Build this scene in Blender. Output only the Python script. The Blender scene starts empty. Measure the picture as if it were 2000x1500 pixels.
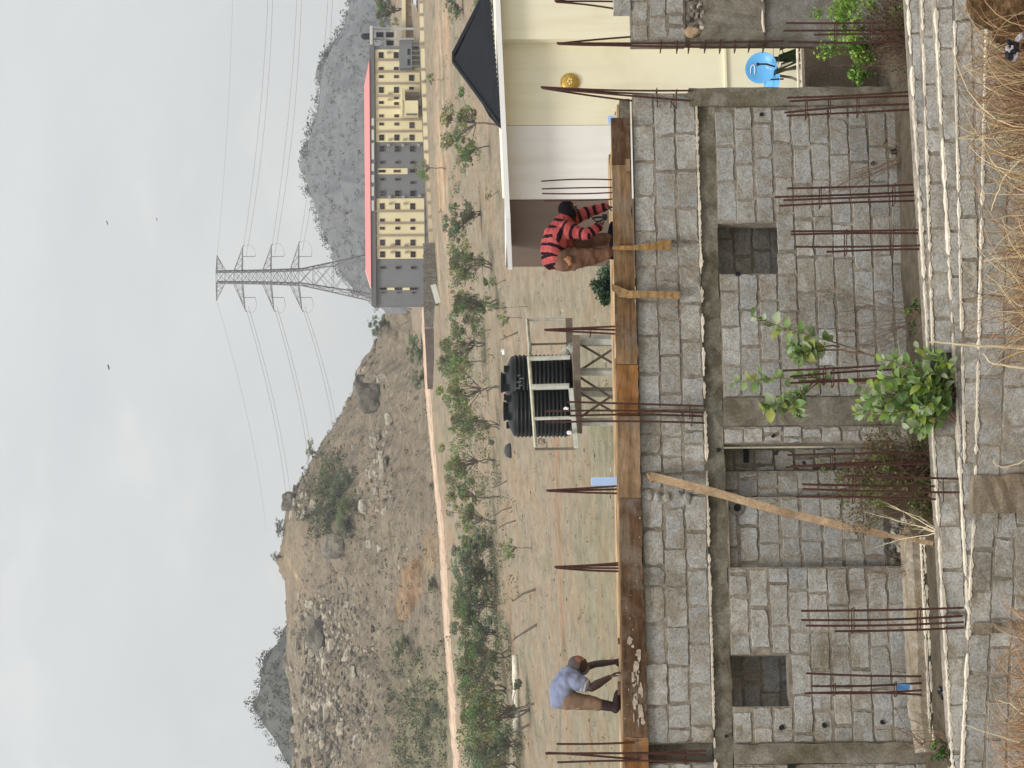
import bpy, bmesh, math, random
import numpy as np
from mathutils import Vector, Matrix, noise as mnoise
R = math.radians
rnd = random.Random(7)
SC = bpy.context.scene
COLL = SC.collection

# ------------------------------------------------------------------ camera model (eye at the world origin, looking along +Y)
F = 4450.0                       # focal length in photograph pixels (photograph is a portrait turned on its side)
PITCH = math.atan(50 / F)        # looking slightly down
ROLL = 0.008
_r0 = Vector((1, 0, 0)); _f0 = Vector((0, math.cos(PITCH), -math.sin(PITCH))); _u0 = Vector((0, math.sin(PITCH), math.cos(PITCH)))
CR = _r0 * math.cos(ROLL) - _u0 * math.sin(ROLL)
CU = _r0 * math.sin(ROLL) + _u0 * math.cos(ROLL)
CF = _f0
def ray(x, y):                   # direction through photograph pixel (x right, y down), unit forward depth
    return CR * ((1500 - y - 750) / F) + CF - CU * ((x - 1000) / F)
def at(x, y, D):
    return ray(x, y) * D
def proj(p):
    d = p.dot(CF)
    return (1000 - p.dot(CU) / d * F, 1500 - (p.dot(CR) / d * F + 750))

class Frame:                     # a vertical plane: s along it, z up, t outwards (towards the camera)
    def __init__(s, p0, p1):
        s.o = p0.copy(); e = (p1 - p0); s.e = e.normalized()
        n = Vector((s.e.y, -s.e.x, 0)).normalized()
        if n.dot(CF) > 0: n = -n
        s.n = n; s.k = Vector((0, 0, 1))
    def P(s, a, z, t=0.0):       # z is measured from the frame's origin height
        return s.o + s.e * a + s.k * z + s.n * t
    def at(s, x, y, t=0.0):      # pixel -> (s, z) on the plane offset by t
        d = ray(x, y); o = s.o + s.n * t
        p = d * (o.dot(s.n) / d.dot(s.n)) - o
        a = p.dot(s.e) if abs(s.e.z) < 1e-9 else (p - s.k * 0).xy.dot(s.e.xy) / s.e.xy.length_squared
        return a, (p - s.e * a).z
    def W(s, x, y, t=0.0):
        a, z = s.at(x, y, t); return s.P(a, z, t)

# ------------------------------------------------------------------ tagging
def tag(o, label=None, cat=None, group=None, kind=None):
    if label: o['label'] = label
    if cat: o['category'] = cat
    if group: o['group'] = group
    if kind: o['kind'] = kind
    return o
def empty(name, loc, label=None, cat=None, group=None, kind=None):
    o = bpy.data.objects.new(name, None); COLL.objects.link(o); o.location = loc
    o.empty_display_size = 0.2
    return tag(o, label, cat, group, kind)
def copy_tree(o, parent=None):
    c = o.copy(); COLL.objects.link(c)
    if parent is not None: c.parent = parent
    for ch in list(o.children): copy_tree(ch, c)
    return c
def wloc(o):
    l = o.location.copy()
    while o.parent: o = o.parent; l += o.location
    return l

# ------------------------------------------------------------------ mesh builder
class MB:
    def __init__(s):
        s.v = []; s.f = []; s.m = []; s.c = []; s.vc = None
    def add(s, vs, fs, mi=0, col=(1, 1, 1)):
        b = len(s.v); s.v += [tuple(p) for p in vs]
        for f in fs: s.f.append([b + i for i in f]); s.m.append(mi); s.c.append(col)
    def hexa(s, p, mi=0, col=(1, 1, 1)):         # 8 points: 4 bottom, 4 top
        s.add(p, [(0, 3, 2, 1), (4, 5, 6, 7), (0, 1, 5, 4), (1, 2, 6, 5), (2, 3, 7, 6), (3, 0, 4, 7)], mi, col)
    def fbox(s, fr, s0, s1, z0, z1, t0, t1, mi=0, col=(1, 1, 1)):
        P = fr.P
        s.hexa([P(s0, z0, t1), P(s1, z0, t1), P(s1, z0, t0), P(s0, z0, t0), P(s0, z1, t1), P(s1, z1, t1), P(s1, z1, t0), P(s0, z1, t0)], mi, col)
    def box(s, c, d, ax=None, mi=0, col=(1, 1, 1)):
        c = Vector(c); X, Y, Z = ax if ax else (Vector((1, 0, 0)), Vector((0, 1, 0)), Vector((0, 0, 1)))
        x, y, z = X * d[0] / 2, Y * d[1] / 2, Z * d[2] / 2
        s.hexa([c - x - y - z, c + x - y - z, c + x + y - z, c - x + y - z, c - x - y + z, c + x - y + z, c + x + y + z, c - x + y + z], mi, col)
    def beam(s, a, b, w, h, up=Vector((0, 0, 1)), mi=0, col=(1, 1, 1)):
        a = Vector(a); b = Vector(b); d = (b - a); L = d.length; d.normalize()
        side = d.cross(up)
        if side.length < 1e-4: side = d.cross(Vector((1, 0, 0)))
        side.normalize(); u = side.cross(d)
        s.box((a + b) / 2, (L, w, h), (d, side, u), mi, col)
    def tube(s, pts, rad, n=6, mi=0, col=(1, 1, 1), cap=True):
        pts = [Vector(p) for p in pts]
        if not isinstance(rad, (list, tuple)): rad = [rad] * len(pts)
        vs = []; prev = None
        for i, p in enumerate(pts):
            d = (pts[min(i + 1, len(pts) - 1)] - pts[max(i - 1, 0)])
            if d.length < 1e-9: d = Vector((0, 0, 1))
            d.normalize()
            if prev is None:
                a = d.orthogonal().normalized()
            else:
                a = prev - d * prev.dot(d)
                a = a.normalized() if a.length > 1e-6 else d.orthogonal().normalized()
            prev = a; b = d.cross(a)
            for k in range(n):
                w = 2 * math.pi * k / n
                vs.append(p + (a * math.cos(w) + b * math.sin(w)) * rad[i])
        fs = []
        for i in range(len(pts) - 1):
            for k in range(n):
                fs.append((i * n + k, i * n + (k + 1) % n, (i + 1) * n + (k + 1) % n, (i + 1) * n + k))
        if cap:
            fs.append(tuple(range(n))[::-1]); fs.append(tuple((len(pts) - 1) * n + k for k in range(n)))
        s.add(vs, fs, mi, col)
    def lathe(s, prof, c, n=32, mi=0, col=(1, 1, 1), axis=None):   # prof: list of (r, h)
        c = Vector(c); A = axis if axis else (Vector((1, 0, 0)), Vector((0, 1, 0)), Vector((0, 0, 1)))
        vs = []
        for r, h in prof:
            for k in range(n):
                w = 2 * math.pi * k / n
                vs.append(c + A[0] * r * math.cos(w) + A[1] * r * math.sin(w) + A[2] * h)
        fs = []
        for i in range(len(prof) - 1):
            for k in range(n):
                fs.append((i * n + k, i * n + (k + 1) % n, (i + 1) * n + (k + 1) % n, (i + 1) * n + k))
        fs.append(tuple(range(n))[::-1]); fs.append(tuple((len(prof) - 1) * n + k for k in range(n)))
        s.add(vs, fs, mi, col)
    def blob(s, c, r, seed=0, amp=.25, sub=2, mi=0, col=(1, 1, 1), flat=None):   # an irregular rock
        bm = bmesh.new(); bmesh.ops.create_icosphere(bm, subdivisions=sub, radius=1)
        c = Vector(c); sd = Vector((seed * 3.17, seed * 1.31, -seed * 2.7))
        vs = []
        for v in bm.verts:
            p = v.co.copy(); k = 1 + amp * mnoise.noise(p * 1.1 + sd) * 1.6 + amp * .5 * mnoise.noise(p * 2.7 + sd)
            q = [p.x, p.y, p.z]
            for i in range(3): q[i] = max(-.72, min(.72, q[i])) / .85 if flat else q[i]
            vs.append(c + Vector((q[0] * r[0], q[1] * r[1], q[2] * r[2])) * k)
        idx = {v: i for i, v in enumerate(bm.verts)}
        s.add(vs, [tuple(idx[v] for v in f.verts) for f in bm.faces], mi, col); bm.free()
    def build(s, name, mats, parent=None, origin=None, smooth=False):
        me = bpy.data.meshes.new(name)
        V = np.array(s.v, dtype=np.float64).reshape(-1, 3)
        if parent is not None: org = Vector(wloc(parent))
        elif origin is not None: org = Vector(origin)
        else:
            mn, mx = V.min(0), V.max(0); org = Vector(((mn[0] + mx[0]) / 2, (mn[1] + mx[1]) / 2, mn[2]))
        V = V - np.array(org)
        me.from_pydata(V.tolist(), [], s.f)
        if not isinstance(mats, (list, tuple)): mats = [mats]
        for m in mats: me.materials.append(m)
        me.polygons.foreach_set('material_index', np.array(s.m, dtype=np.int32))
        if smooth: me.polygons.foreach_set('use_smooth', np.ones(len(s.f), dtype=bool))
        at_ = me.attributes.new('Col', 'FLOAT_COLOR', 'POINT' if s.vc else 'FACE')
        cc = np.ones((len(s.vc or s.f), 4), dtype=np.float32); cc[:, :3] = np.array(s.vc or s.c, dtype=np.float32)
        at_.data.foreach_set('color', cc.ravel())
        me.update()
        o = bpy.data.objects.new(name, me); COLL.objects.link(o)
        if parent is not None: o.parent = parent
        else: o.location = org
        return o

# ------------------------------------------------------------------ leaves (numpy): many small leaf faces
class Leaves:
    def __init__(s, seed=1):
        s.g = np.random.default_rng(seed); s.V = []; s.C = []
    def scatter(s, centers, L, Wd, col, var=.35, up=.3, fold=.0):
        n = len(centers)
        if n == 0: return
        g = s.g; c = np.asarray(centers, dtype=np.float64)
        a = g.normal(size=(n, 3)); a[:, 2] *= .7; a /= np.linalg.norm(a, axis=1)[:, None]
        nn = g.normal(size=(n, 3)); nn[:, 2] += up * 3
        b = np.cross(nn, a); b /= np.linalg.norm(b, axis=1)[:, None] + 1e-9
        l = L * g.uniform(.6, 1.3, n)[:, None]; w = Wd * g.uniform(.6, 1.3, n)[:, None]
        q = np.stack([c - a * l * .5, c + b * w * .5, c + a * l * .5, c - b * w * .5], 1)
        s.V.append(q)
        k = g.uniform(1 - var, 1 + var, n)[:, None]; h = g.uniform(-.12, .12, n)
        cc = np.array(col)[None, :] * k; cc[:, 0] *= 1 + h; cc[:, 2] *= 1 - h
        s.C.append(cc)
    def ball(s, c, r, n, L, Wd, col, **kw):
        g = s.g; d = g.normal(size=(n, 3)); d /= np.linalg.norm(d, axis=1)[:, None]
        rr = g.uniform(.15, 1, n) ** .5
        s.scatter(np.array(c)[None, :] + d * rr[:, None] * np.array(r)[None, :] if hasattr(r, '__len__') else np.array(c)[None, :] + d * (rr * r)[:, None], L, Wd, col, **kw)
    def build(s, name, mat, parent=None, origin=None):
        V = np.concatenate(s.V); C = np.concatenate(s.C); n = len(V)
        org = np.array(wloc(parent)) if parent is not None else (np.array(origin) if origin is not None else np.array([V[..., 0].mean(), V[..., 1].mean(), V[..., 2].min()]))
        V = (V - org).reshape(-1, 3)
        me = bpy.data.meshes.new(name)
        me.vertices.add(n * 4); me.vertices.foreach_set('co', V.astype(np.float32).ravel())
        me.loops.add(n * 4); me.loops.foreach_set('vertex_index', np.arange(n * 4, dtype=np.int32))
        me.polygons.add(n); me.polygons.foreach_set('loop_start', np.arange(0, n * 4, 4, dtype=np.int32))
        me.update(calc_edges=True)
        me.materials.append(mat)
        at_ = me.attributes.new('Col', 'FLOAT_COLOR', 'FACE')
        cc = np.ones((n, 4), dtype=np.float32); cc[:, :3] = C
        at_.data.foreach_set('color', cc.ravel()); me.validate(); me.update()
        o = bpy.data.objects.new(name, me); COLL.objects.link(o)
        if parent is not None: o.parent = parent
        else: o.location = org
        return o

# ------------------------------------------------------------------ materials
class N:
    def __init__(s, name):
        s.m = bpy.data.materials.new(name); s.m.use_nodes = True
        s.t = s.m.node_tree; s.b = s.t.nodes['Principled BSDF']; s.out = s.t.nodes['Material Output']
        s.b.inputs['Roughness'].default_value = .9
        s.b.inputs['Specular IOR Level'].default_value = .25
        s.co = s.t.nodes.new('ShaderNodeTexCoord').outputs['Object']
    def n(s, t, **kw):
        x = s.t.nodes.new(t)
        for k, v in kw.items():
            if k.startswith('i_'): x.inputs[k[2:].replace('_', ' ')].default_value = v
            else: setattr(x, k, v)
        return x
    def L(s, a, b): s.t.links.new(a, b)
    def map(s, scale=(1, 1, 1), rot=(0, 0, 0), src=None):
        m = s.n('ShaderNodeMapping'); m.inputs['Scale'].default_value = scale; m.inputs['Rotation'].default_value = rot
        s.L(src or s.co, m.inputs['Vector']); return m.outputs['Vector']
    def noise(s, scale, detail=4, rough=.55, vec=None, dist=0):
        x = s.n('ShaderNodeTexNoise'); x.inputs['Scale'].default_value = scale; x.inputs['Detail'].default_value = detail
        x.inputs['Roughness'].default_value = rough; x.inputs['Distortion'].default_value = dist
        s.L(vec or s.co, x.inputs['Vector']); return x.outputs['Fac']
    def ramp(s, fac, stops):
        x = s.n('ShaderNodeValToRGB'); e = x.color_ramp.elements
        while len(e) > 1: e.remove(e[-1])
        e[0].position = stops[0][0]; e[0].color = (*stops[0][1], 1)
        for p, c in stops[1:]:
            k = e.new(p); k.color = (*c, 1)
        s.L(fac, x.inputs['Fac']); return x.outputs['Color']
    def mix(s, a, b, fac=1.0, mode='MULTIPLY'):
        x = s.n('ShaderNodeMix', data_type='RGBA', blend_type=mode)
        for sock, v in ((x.inputs[6], a), (x.inputs[7], b)):
            if isinstance(v, tuple): sock.default_value = (*v, 1) if len(v) == 3 else v
            else: s.L(v, sock)
        if isinstance(fac, (int, float)): x.inputs[0].default_value = fac
        else: s.L(fac, x.inputs[0])
        return x.outputs[2]
    def attr(s, name='Col', out='Color'):
        x = s.n('ShaderNodeAttribute', attribute_name=name); return x.outputs[out]
    def fin(s, col, bump=None, bstr=.3, bdist=.01, rough=None, metal=None, spec=None):
        if isinstance(col, tuple): s.b.inputs['Base Color'].default_value = (*col, 1)
        else: s.L(col, s.b.inputs['Base Color'])
        if bump is not None:
            b = s.n('ShaderNodeBump'); b.inputs['Strength'].default_value = bstr; b.inputs['Distance'].default_value = bdist
            s.L(bump, b.inputs['Height']); s.L(b.outputs['Normal'], s.b.inputs['Normal'])
        if rough is not None: s.b.inputs['Roughness'].default_value = rough
        if metal is not None: s.b.inputs['Metallic'].default_value = metal
        if spec is not None: s.b.inputs['Specular IOR Level'].default_value = spec
        return s.m
g3 = lambda v: (v, v, v)
def plain(name, col, scale=4, var=.25, rough=.8, bump=.15, bscale=None, spec=.3, metal=0, bdist=.01):
    k = N(name); f = k.noise(scale, 6)
    c = k.ramp(f, [(.25, tuple(x * (1 - var) for x in col)), (.75, tuple(x * (1 + var) for x in col))])
    c = k.mix(c, k.attr())
    return k.fin(c, k.noise(bscale or scale * 6, 4), bump, bdist, rough, metal, spec)

def mat_block():
    k = N('sandcrete_block')
    sp = k.noise(42, 4, .75); md = k.noise(9, 6, .65); big = k.noise(1.3, 6, .65)
    c = k.ramp(md, [(.25, (.28, .274, .255)), (.5, (.365, .36, .342)), (.75, (.455, .45, .43))])
    c = k.mix(c, k.attr())
    sm = k.noise(2.6, 9, .72, k.map((1, 1, 1.5)), .8); c = k.mix(c, (.29, .258, .212), k.ramp(sm, [(.5, g3(0)), (.57, g3(.75)), (.7, g3(.85))]), 'MIX')
    ef = k.noise(3.4, 8, .75); c = k.mix(c, (.55, .54, .51), k.ramp(ef, [(.6, g3(0)), (.68, g3(.55))]), 'MIX')
    c = k.mix(c, k.ramp(sp, [(.3, g3(.55)), (.5, g3(1.0)), (.7, g3(1.34))]))
    c = k.mix(c, k.ramp(big, [(.35, (.66, .61, .53)), (.45, (.92, .9, .86)), (.55, (1, 1, 1))]))
    return k.fin(c, k.mix(sp, md, .4, 'MIX'), .75, .02, .95, spec=.1)
def mat_mortar(dark=1.0, name='mortar_joint'):
    k = N(name); f = k.noise(14, 6, .65); b = k.noise(1.6, 4)
    c = k.ramp(f, [(.25, (.14 * dark, .12 * dark, .095 * dark)), (.5, (.26 * dark, .228 * dark, .185 * dark)), (.75, (.4 * dark, .36 * dark, .305 * dark))])
    c = k.mix(c, k.ramp(b, [(.35, g3(.65)), (.65, g3(1.15))])); c = k.mix(c, k.attr())
    return k.fin(c, k.noise(40, 4), .6, .015, .95, spec=.1)
def mat_concrete(name, lo, hi, stain=(.5, .46, .38), vs=(1, 1, 1)):
    k = N(name); v = k.map(vs)
    f = k.noise(6, 9, .72, v); b = k.noise(1.9, 7, .7, v, .8); sp = k.noise(40, 4, .75)
    c = k.ramp(f, [(.25, lo), (.75, hi)])
    c = k.mix(c, k.ramp(b, [(.38, stain), (.58, (1, 1, 1))]))
    c = k.mix(c, k.ramp(sp, [(.3, g3(.65)), (.7, g3(1.25))])); c = k.mix(c, k.attr())
    return k.fin(c, k.mix(f, sp, .5, 'MIX'), .5, .015, .93, spec=.12)
def mat_wood(name, lo, hi, axis, grain=26, wv=.8, wf=.8):
    k = N(name); ang = math.atan2(axis.y, axis.x)
    v = k.map((1, 1, 1), (0, 0, -ang)); v = k.map((.55, 6, grain / 6), (0, 0, 0), v)
    f = k.noise(2.2, 7, .62, v, 1.2); st = k.noise(1.7, 4)
    sw = k.n('ShaderNodeTexWave', wave_type='BANDS', bands_direction='Z'); sw.inputs['Scale'].default_value = wv; sw.inputs['Distortion'].default_value = 7; sw.inputs['Detail'].default_value = 3
    k.L(v, sw.inputs['Vector'])
    c = k.ramp(f, [(.25, lo), (.75, hi)])
    c = k.mix(c, k.ramp(sw.outputs['Fac'], [(.0, g3(.72)), (.5, g3(1.05)), (1, g3(1.1))]), wf)
    c = k.mix(c, k.ramp(st, [(.35, (.5, .45, .4)), (.6, (1, 1, 1))])); gr = k.noise(2.4, 8, .75); c = k.mix(c, (.2, .17, .135), k.ramp(gr, [(.48, g3(0)), (.62, g3(.6))]), 'MIX'); fine = k.noise(9, 6, .8, v); c = k.mix(c, k.ramp(fine, [(.33, g3(.55)), (.5, g3(1)), (.68, g3(1.25))])); c = k.mix(c, k.attr())
    return k.fin(c, f, .4, .008, .8, spec=.2)
def mat_plaster(name, col):
    k = N(name); f = k.noise(.8, 6, .6); st = k.noise(1.0, 7, .65, k.map((3.2, 3.2, .22))); bl = k.noise(.35, 5, .6)
    c = k.ramp(f, [(.3, tuple(x * .95 for x in col)), (.7, col)])
    c = k.mix(c, k.ramp(st, [(.34, (.93, .92, .89)), (.5, (1, 1, 1))])); c = k.mix(c, k.ramp(bl, [(.38, (.92, .91, .88)), (.5, (1, 1, 1))]))
    return k.fin(c, k.noise(9, 6), .12, .01, .85, spec=.15)
def mat_leaf(name, trans=.35, rough=.55):
    k = N(name); a = k.attr()
    k.fin(a, rough=rough, spec=.3)
    t = k.n('ShaderNodeBsdfTranslucent'); k.L(k.mix(a, (1.15, 1.25, .6)), t.inputs['Color'])
    mx = k.n('ShaderNodeMixShader'); mx.inputs[0].default_value = trans
    k.L(k.b.outputs[0], mx.inputs[1]); k.L(t.outputs[0], mx.inputs[2]); k.L(mx.outputs[0], k.out.inputs['Surface'])
    return k.m
M = {}
M['block'] = mat_block()
M['mortar'] = mat_mortar()
M['mortar_brown'] = mat_mortar(1.05, 'mortar_brown')
M['cream'] = plain('cream_mortar', (.62, .56, .46), 9, .28, .95, .5)
M['conc_dark'] = mat_concrete('stained_concrete', (.12, .11, .085), (.285, .265, .215), (.5, .46, .38))
M['conc_col'] = mat_concrete('column_concrete', (.15, .137, .108), (.3, .278, .232), (.58, .53, .44))
M['conc_brown'] = mat_concrete('brown_concrete', (.2, .165, .125), (.3, .25, .195), (.75, .7, .62))
M['conc_grey'] = mat_concrete('grey_render', (.2, .193, .178), (.29, .28, .262), (.7, .67, .6))
M['footing'] = mat_concrete('footing_plaster', (.3, .265, .215), (.47, .42, .34), (.62, .55, .45))
M['rust'] = plain('rusty_steel', (.075, .032, .024), 30, .4, .75, .2, metal=.2)
M['soil'] = plain('dark_soil', (.1, .08, .055), 6, .4, .98, .8, bdist=.04)
M['leaf'] = mat_leaf('leaf')
M['far_leaf'] = mat_leaf('far_leaf', .32, .8)
M['bark'] = plain('bark', (.15, .125, .1), 3, .3, .95, .4)
M['twig'] = plain('dry_twig', (.19, .125, .08), 8, .35, .95, .3)
M['straw'] = plain('dry_straw', (.5, .38, .2), 8, .3, .8, .2)
M['pale_stalk'] = plain('pale_dry_stalk', (.62, .52, .34), 8, .2, .8, .2)
M['white_paint'] = mat_plaster('white_wall_paint', (.86, .838, .8))
M['cream_paint'] = mat_plaster('cream_wall_paint', (.86, .815, .62))
M['wall_shade_brown'] = plain('side_wall_shade', (.18, .13, .1), 1.4, .08, .8, .05, 20)
M['fascia'] = plain('fascia_white', (.80, .80, .79), 2, .04, .5, .05)
M['roofblack'] = plain('dark_roof_sheet', (.012, .014, .017), 2, .25, .75, .1, spec=.1)
M['tank'] = plain('black_plastic_tank', (.009, .011, .012), 5, .3, .5, .1, spec=.22)
M['galv'] = plain('pale_painted_steel', (.5, .51, .45), 7, .25, .6, .1)
M['steel_brown'] = plain('weathered_steel', (.16, .13, .1), 7, .35, .8, .2)
M['black'] = plain('matt_black', (.012, .011, .012), 9, .3, .7, .2)
M['blue_sheet'] = plain('light_blue_sheet', (.38, .56, .86), 3, .06, .5, .05)
M['dishblue'] = plain('dish_blue', (.12, .4, .74), 3, .06, .35, .03)
M['gold'] = plain('gold_lamp', (.55, .36, .08), 30, .4, .3, .3, metal=.6)
HAZE, SKY0, SKY1, SUN, EXPO = .0002, .535, 1.22, 1.8, .42
# ================================================================== terrain
def lerp_tab(t, x):
    if x <= t[0][0]: return t[0][1]
    for (a, b), (c, d) in zip(t, t[1:]):
        if x <= c:
            w = (x - a) / (c - a); return b + (d - b) * w
    return t[-1][1]
def sstep(a, b, x):
    w = max(0., min(1., (x - a) / (b - a))); return w * w * (3 - 2 * w)
GP = [(-80, -6.5), (16, -6.5), (24, -6.45), (40, -7.2), (55, -7.8), (90, -8.5), (150, -8.2), (185, -7.2), (220, -5.7), (260, -3.3), (300, -.4), (340, 3.2), (380, 6.7), (405, 9.0), (430, 11.3), (460, 14), (520, 18), (3000, 19)]
def ground_z(X, Y):
    z = lerp_tab(GP, Y) + .043 * max(-120, min(120, X)) * sstep(70, 300, Y)
    if 60 < Y < 600:
        z += (mnoise.noise(Vector((X * .03, Y * .02, 0))) * .5 + mnoise.noise(Vector((X * .011, Y * .009, 5))) * .7) * sstep(60, 140, Y)
    return z
def ground_hit(x, y, y0=45):
    d = ray(x, y); a = d.x / d.y; m = d.z / d.y; Y = y0
    while Y < 1500:
        if m * Y <= ground_z(a * Y, Y):
            break
        Y += .5
    return Vector((a * Y, Y, ground_z(a * Y, Y)))
# hills: each is a real height field; (foot depth, ridge depth, ridge outline measured in the photograph)
class Hill:
    def __init__(s, outline, y0, y1, foot, pw=.9, rough=1., seed=0):
        s.y0 = y0 if callable(y0) else (lambda a: y0); s.y1, s.foot, s.pw, s.rough, s.seed = y1, foot, pw, rough, seed
        s.tab = []
        for x, y in outline:
            d = ray(x, y); s.tab.append((d.x / d.y, d.z / d.y * y1))
        s.tab.sort()
    def z(s, a, b):
        zr = lerp_tab(s.tab, a); zf = s.foot(a, s.y0(a))
        if b <= 1: k = max(0, b) ** s.pw
        else: k = max(0, 1 - ((b - 1) / .55) ** 2 * .8)
        nz = (mnoise.noise(Vector((a * 45 + s.seed, b * 6, s.seed))) * 3.2 + mnoise.noise(Vector((a * 150, b * 17, s.seed + 9))) * 1.1 + mnoise.noise(Vector((a * 420, b * 44, s.seed + 3))) * .5) * s.rough
        nz -= abs(mnoise.noise(Vector((a * 95 + 3 * mnoise.noise(Vector((a * 20, b * 3, 1))), b * 1.6, s.seed + 6)))) * 4.5 * s.rough * (1 - .75 * max(0, b))
        return zf + (zr - zf) * k + nz * min(1, b * 3) * (1 - .8 * sstep(.8, 1, b) * (b <= 1.02))
    def pt(s, a, b):
        Y = s.y0(a) + b * (s.y1 - s.y0(a)); return Vector((a * Y, Y, s.z(a, b)))
    def hit(s, x, y):
        d = ray(x, y); a = d.x / d.y; m = d.z / d.y; b = 0
        while b < 1.02:
            if s.z(a, b) >= m * (s.y0(a) + b * (s.y1 - s.y0(a))): break
            b += .004
        return a, b, s.pt(a, min(b, 1.0))
    def mesh(s, name, mat, a0, a1, na, nb, colf=None, label=None):
        mb = MB(); vs = []; bs = [i / nb * 1.6 for i in range(nb + 1)]
        for i in range(na + 1):
            a = a0 + (a1 - a0) * i / na
            for b in bs: vs.append(s.pt(a, b))
        w = nb + 1
        for i in range(na):
            for j in range(nb): mb.f.append((i * w + j, (i + 1) * w + j, (i + 1) * w + j + 1, i * w + j + 1))
        mb.v = [tuple(p) for p in vs]; mb.m = [0] * len(mb.f)
        mb.c = [(1, 1, 1)] * len(mb.f)
        if colf: mb.vc = [colf(*proj(Vector(p)), Vector(p)) for p in vs]
        o = mb.build(name, mat, origin=(0, s.y0(0), s.foot(0, s.y0(0))), smooth=True); tag(o, kind='structure'); return o

def mat_earth():
    k = N('dry_earth'); v = k.map((.6, .3, .5)); v2 = k.map((.2, .07, .2))
    f = k.noise(.9, 10, .72, v); b = k.noise(1.0, 7, .65, v2); sp = k.noise(1.3, 8, .8, k.map((1, .5, 1)))
    c = k.ramp(f, [(.25, (.165, .133, .095)), (.5, (.25, .208, .151)), (.75, (.33, .282, .21))])
    c = k.mix(c, k.ramp(b, [(.36, (.8, .84, .74)), (.47, (1, 1, 1)), (.6, (1.06, .96, .88))]))
    c = k.mix(c, k.ramp(sp, [(.3, g3(.62)), (.46, g3(.97)), (.7, g3(1.12))])); c = k.mix(c, k.attr())
    return k.fin(c, sp, .5, .25, 1, spec=.05)
def mat_hill():
    k = N('hillside'); v = k.map((.5, 1.0, 1.6))
    f = k.noise(.16, 10, .75, v); sp = k.noise(.85, 9, .85); tu = k.noise(.5, 6, .75)
    c = k.ramp(f, [(.28, (.14, .114, .083)), (.5, (.22, .183, .136)), (.72, (.32, .268, .2))])
    c = k.mix(c, k.ramp(sp, [(.36, g3(.42)), (.46, g3(.95)), (.6, g3(1.3))]))
    c = k.mix(c, k.ramp(tu, [(.34, (.58, .64, .5)), (.44, (1, 1, 1)), (.62, (1.12, 1.06, .98))])); c = k.mix(c, k.attr())
    return k.fin(c, sp, .8, .9, 1, spec=.05)
def mat_farhill(name, c0, c1):
    k = N(name); f = k.noise(.05, 9, .75); sp = k.noise(.28, 6, .8)
    c = k.ramp(f, [(.3, c0), (.7, c1)])
    c = k.mix(c, k.ramp(sp, [(.33, g3(.78)), (.5, g3(1)), (.68, g3(1.14))])); c = k.mix(c, k.attr())
    return k.fin(c, sp, .7, 2.2, 1, spec=.03)
M['earth'] = mat_earth(); M['hill'] = mat_hill()
M['farhill'] = mat_farhill('far_hill_rock', (.165, .167, .172), (.225, .226, .232)); M['farpeak'] = mat_farhill('far_peak_rock', (.085, .086, .078), (.15, .148, .135))
M['road'] = plain('laterite_road', (.56, .425, .315), .5, .2, 1, .3, 2, spec=.05)
M['rock'] = None
def mat_rock():
    k = N('granite'); f = k.noise(.5, 8, .7); sp = k.noise(3, 6, .75)
    c = k.ramp(f, [(.3, (.26, .24, .21)), (.7, (.5, .475, .42))])
    c = k.mix(c, k.ramp(sp, [(.35, g3(.6)), (.6, g3(1.1))])); c = k.mix(c, k.attr())
    return k.fin(c, sp, .7, .3, 1, spec=.05)
M['rock'] = mat_rock()

ROADPX = [(829, 560), (830, 640), (834, 740), (843, 850), (853, 950), (861, 1020), (867, 1100), (870, 1170), (875, 1250), (881, 1330), (885, 1400), (892, 1500), (900, 1600)]
ROADP = [ground_hit(x, y, 250) for x, y in ROADPX]
ROADT = sorted((p.x / p.y, p.y) for p in ROADP)
# ground sheet
rows = []; Y = -80
while Y < 2600:
    rows.append(Y); Y += 4 if Y < 60 else (2.2 if Y < 440 else max(4, Y * .05))
mb = MB(); nx = 70
for Y in rows:
    hw = 40 + .42 * max(0, Y) + (0 if Y < 430 else (Y - 430) * .4)
    for i in range(nx + 1):
        q = i / nx * 2 - 1; X = hw * (q * .55 + q ** 3 * .45); mb.v.append((X, Y, ground_z(X, Y)))
mb.vc = []
for j in range(len(rows) - 1):
    for i in range(nx):
        a = j * (nx + 1) + i; mb.f.append((a, a + 1, a + nx + 2, a + nx + 1)); mb.m.append(0); mb.c.append((1, 1, 1))
for a in range(len(mb.v)):
    for _once in (0,):
        p = Vector(mb.v[a]); c = (1, 1, 1)
        if 60 < p.y < 300:
            x, y = proj(p)
            g = sstep(1085, 1150, x + 14 * mnoise.noise(p * .08)) * (.55 + .45 * mnoise.noise(p * .05))      # greener, drier-grass flats in the foreground of the field
            c = (1 - .13 * g, 1 - .05 * g, 1 - .1 * g)
            q = mnoise.noise(Vector((p.x * .012, p.y * .05, 3)))
            if q > .22 and y > 800: c = (c[0] * 1.06, c[1] * .9, c[2] * .82)
        elif 300 <= p.y < 430:
            x, y = proj(p); nz = mnoise.noise(Vector((p.x * .03, p.y * .25, 1))); n2 = mnoise.noise(Vector((p.x * .08, p.y * .5, 7)))
            f = sstep(846, 856, x) * (1 - sstep(866, 884, x)) * (1 - sstep(560, 660, y)) * max(0, min(1, .55 + nz * 1.8 + n2))     # worn pinkish tracks before the perimeter wall
            c = (1 + .75 * f, 1 + .55 * f, 1 + .45 * f)
            dr = p.y - lerp_tab(ROADT, p.x / p.y)
            if y > 540 and -26 < dr < 12: g = max(0, 1 - abs(dr + 3) / 20) * (.4 + .5 * nz + .4 * n2); c = (c[0] + .55 * g, c[1] + .34 * g, c[2] + .24 * g)
        mb.vc.append(c)
ground = mb.build('ground', M['earth'], origin=(0, 0, -6.5), smooth=True); tag(ground, kind='structure')

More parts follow.
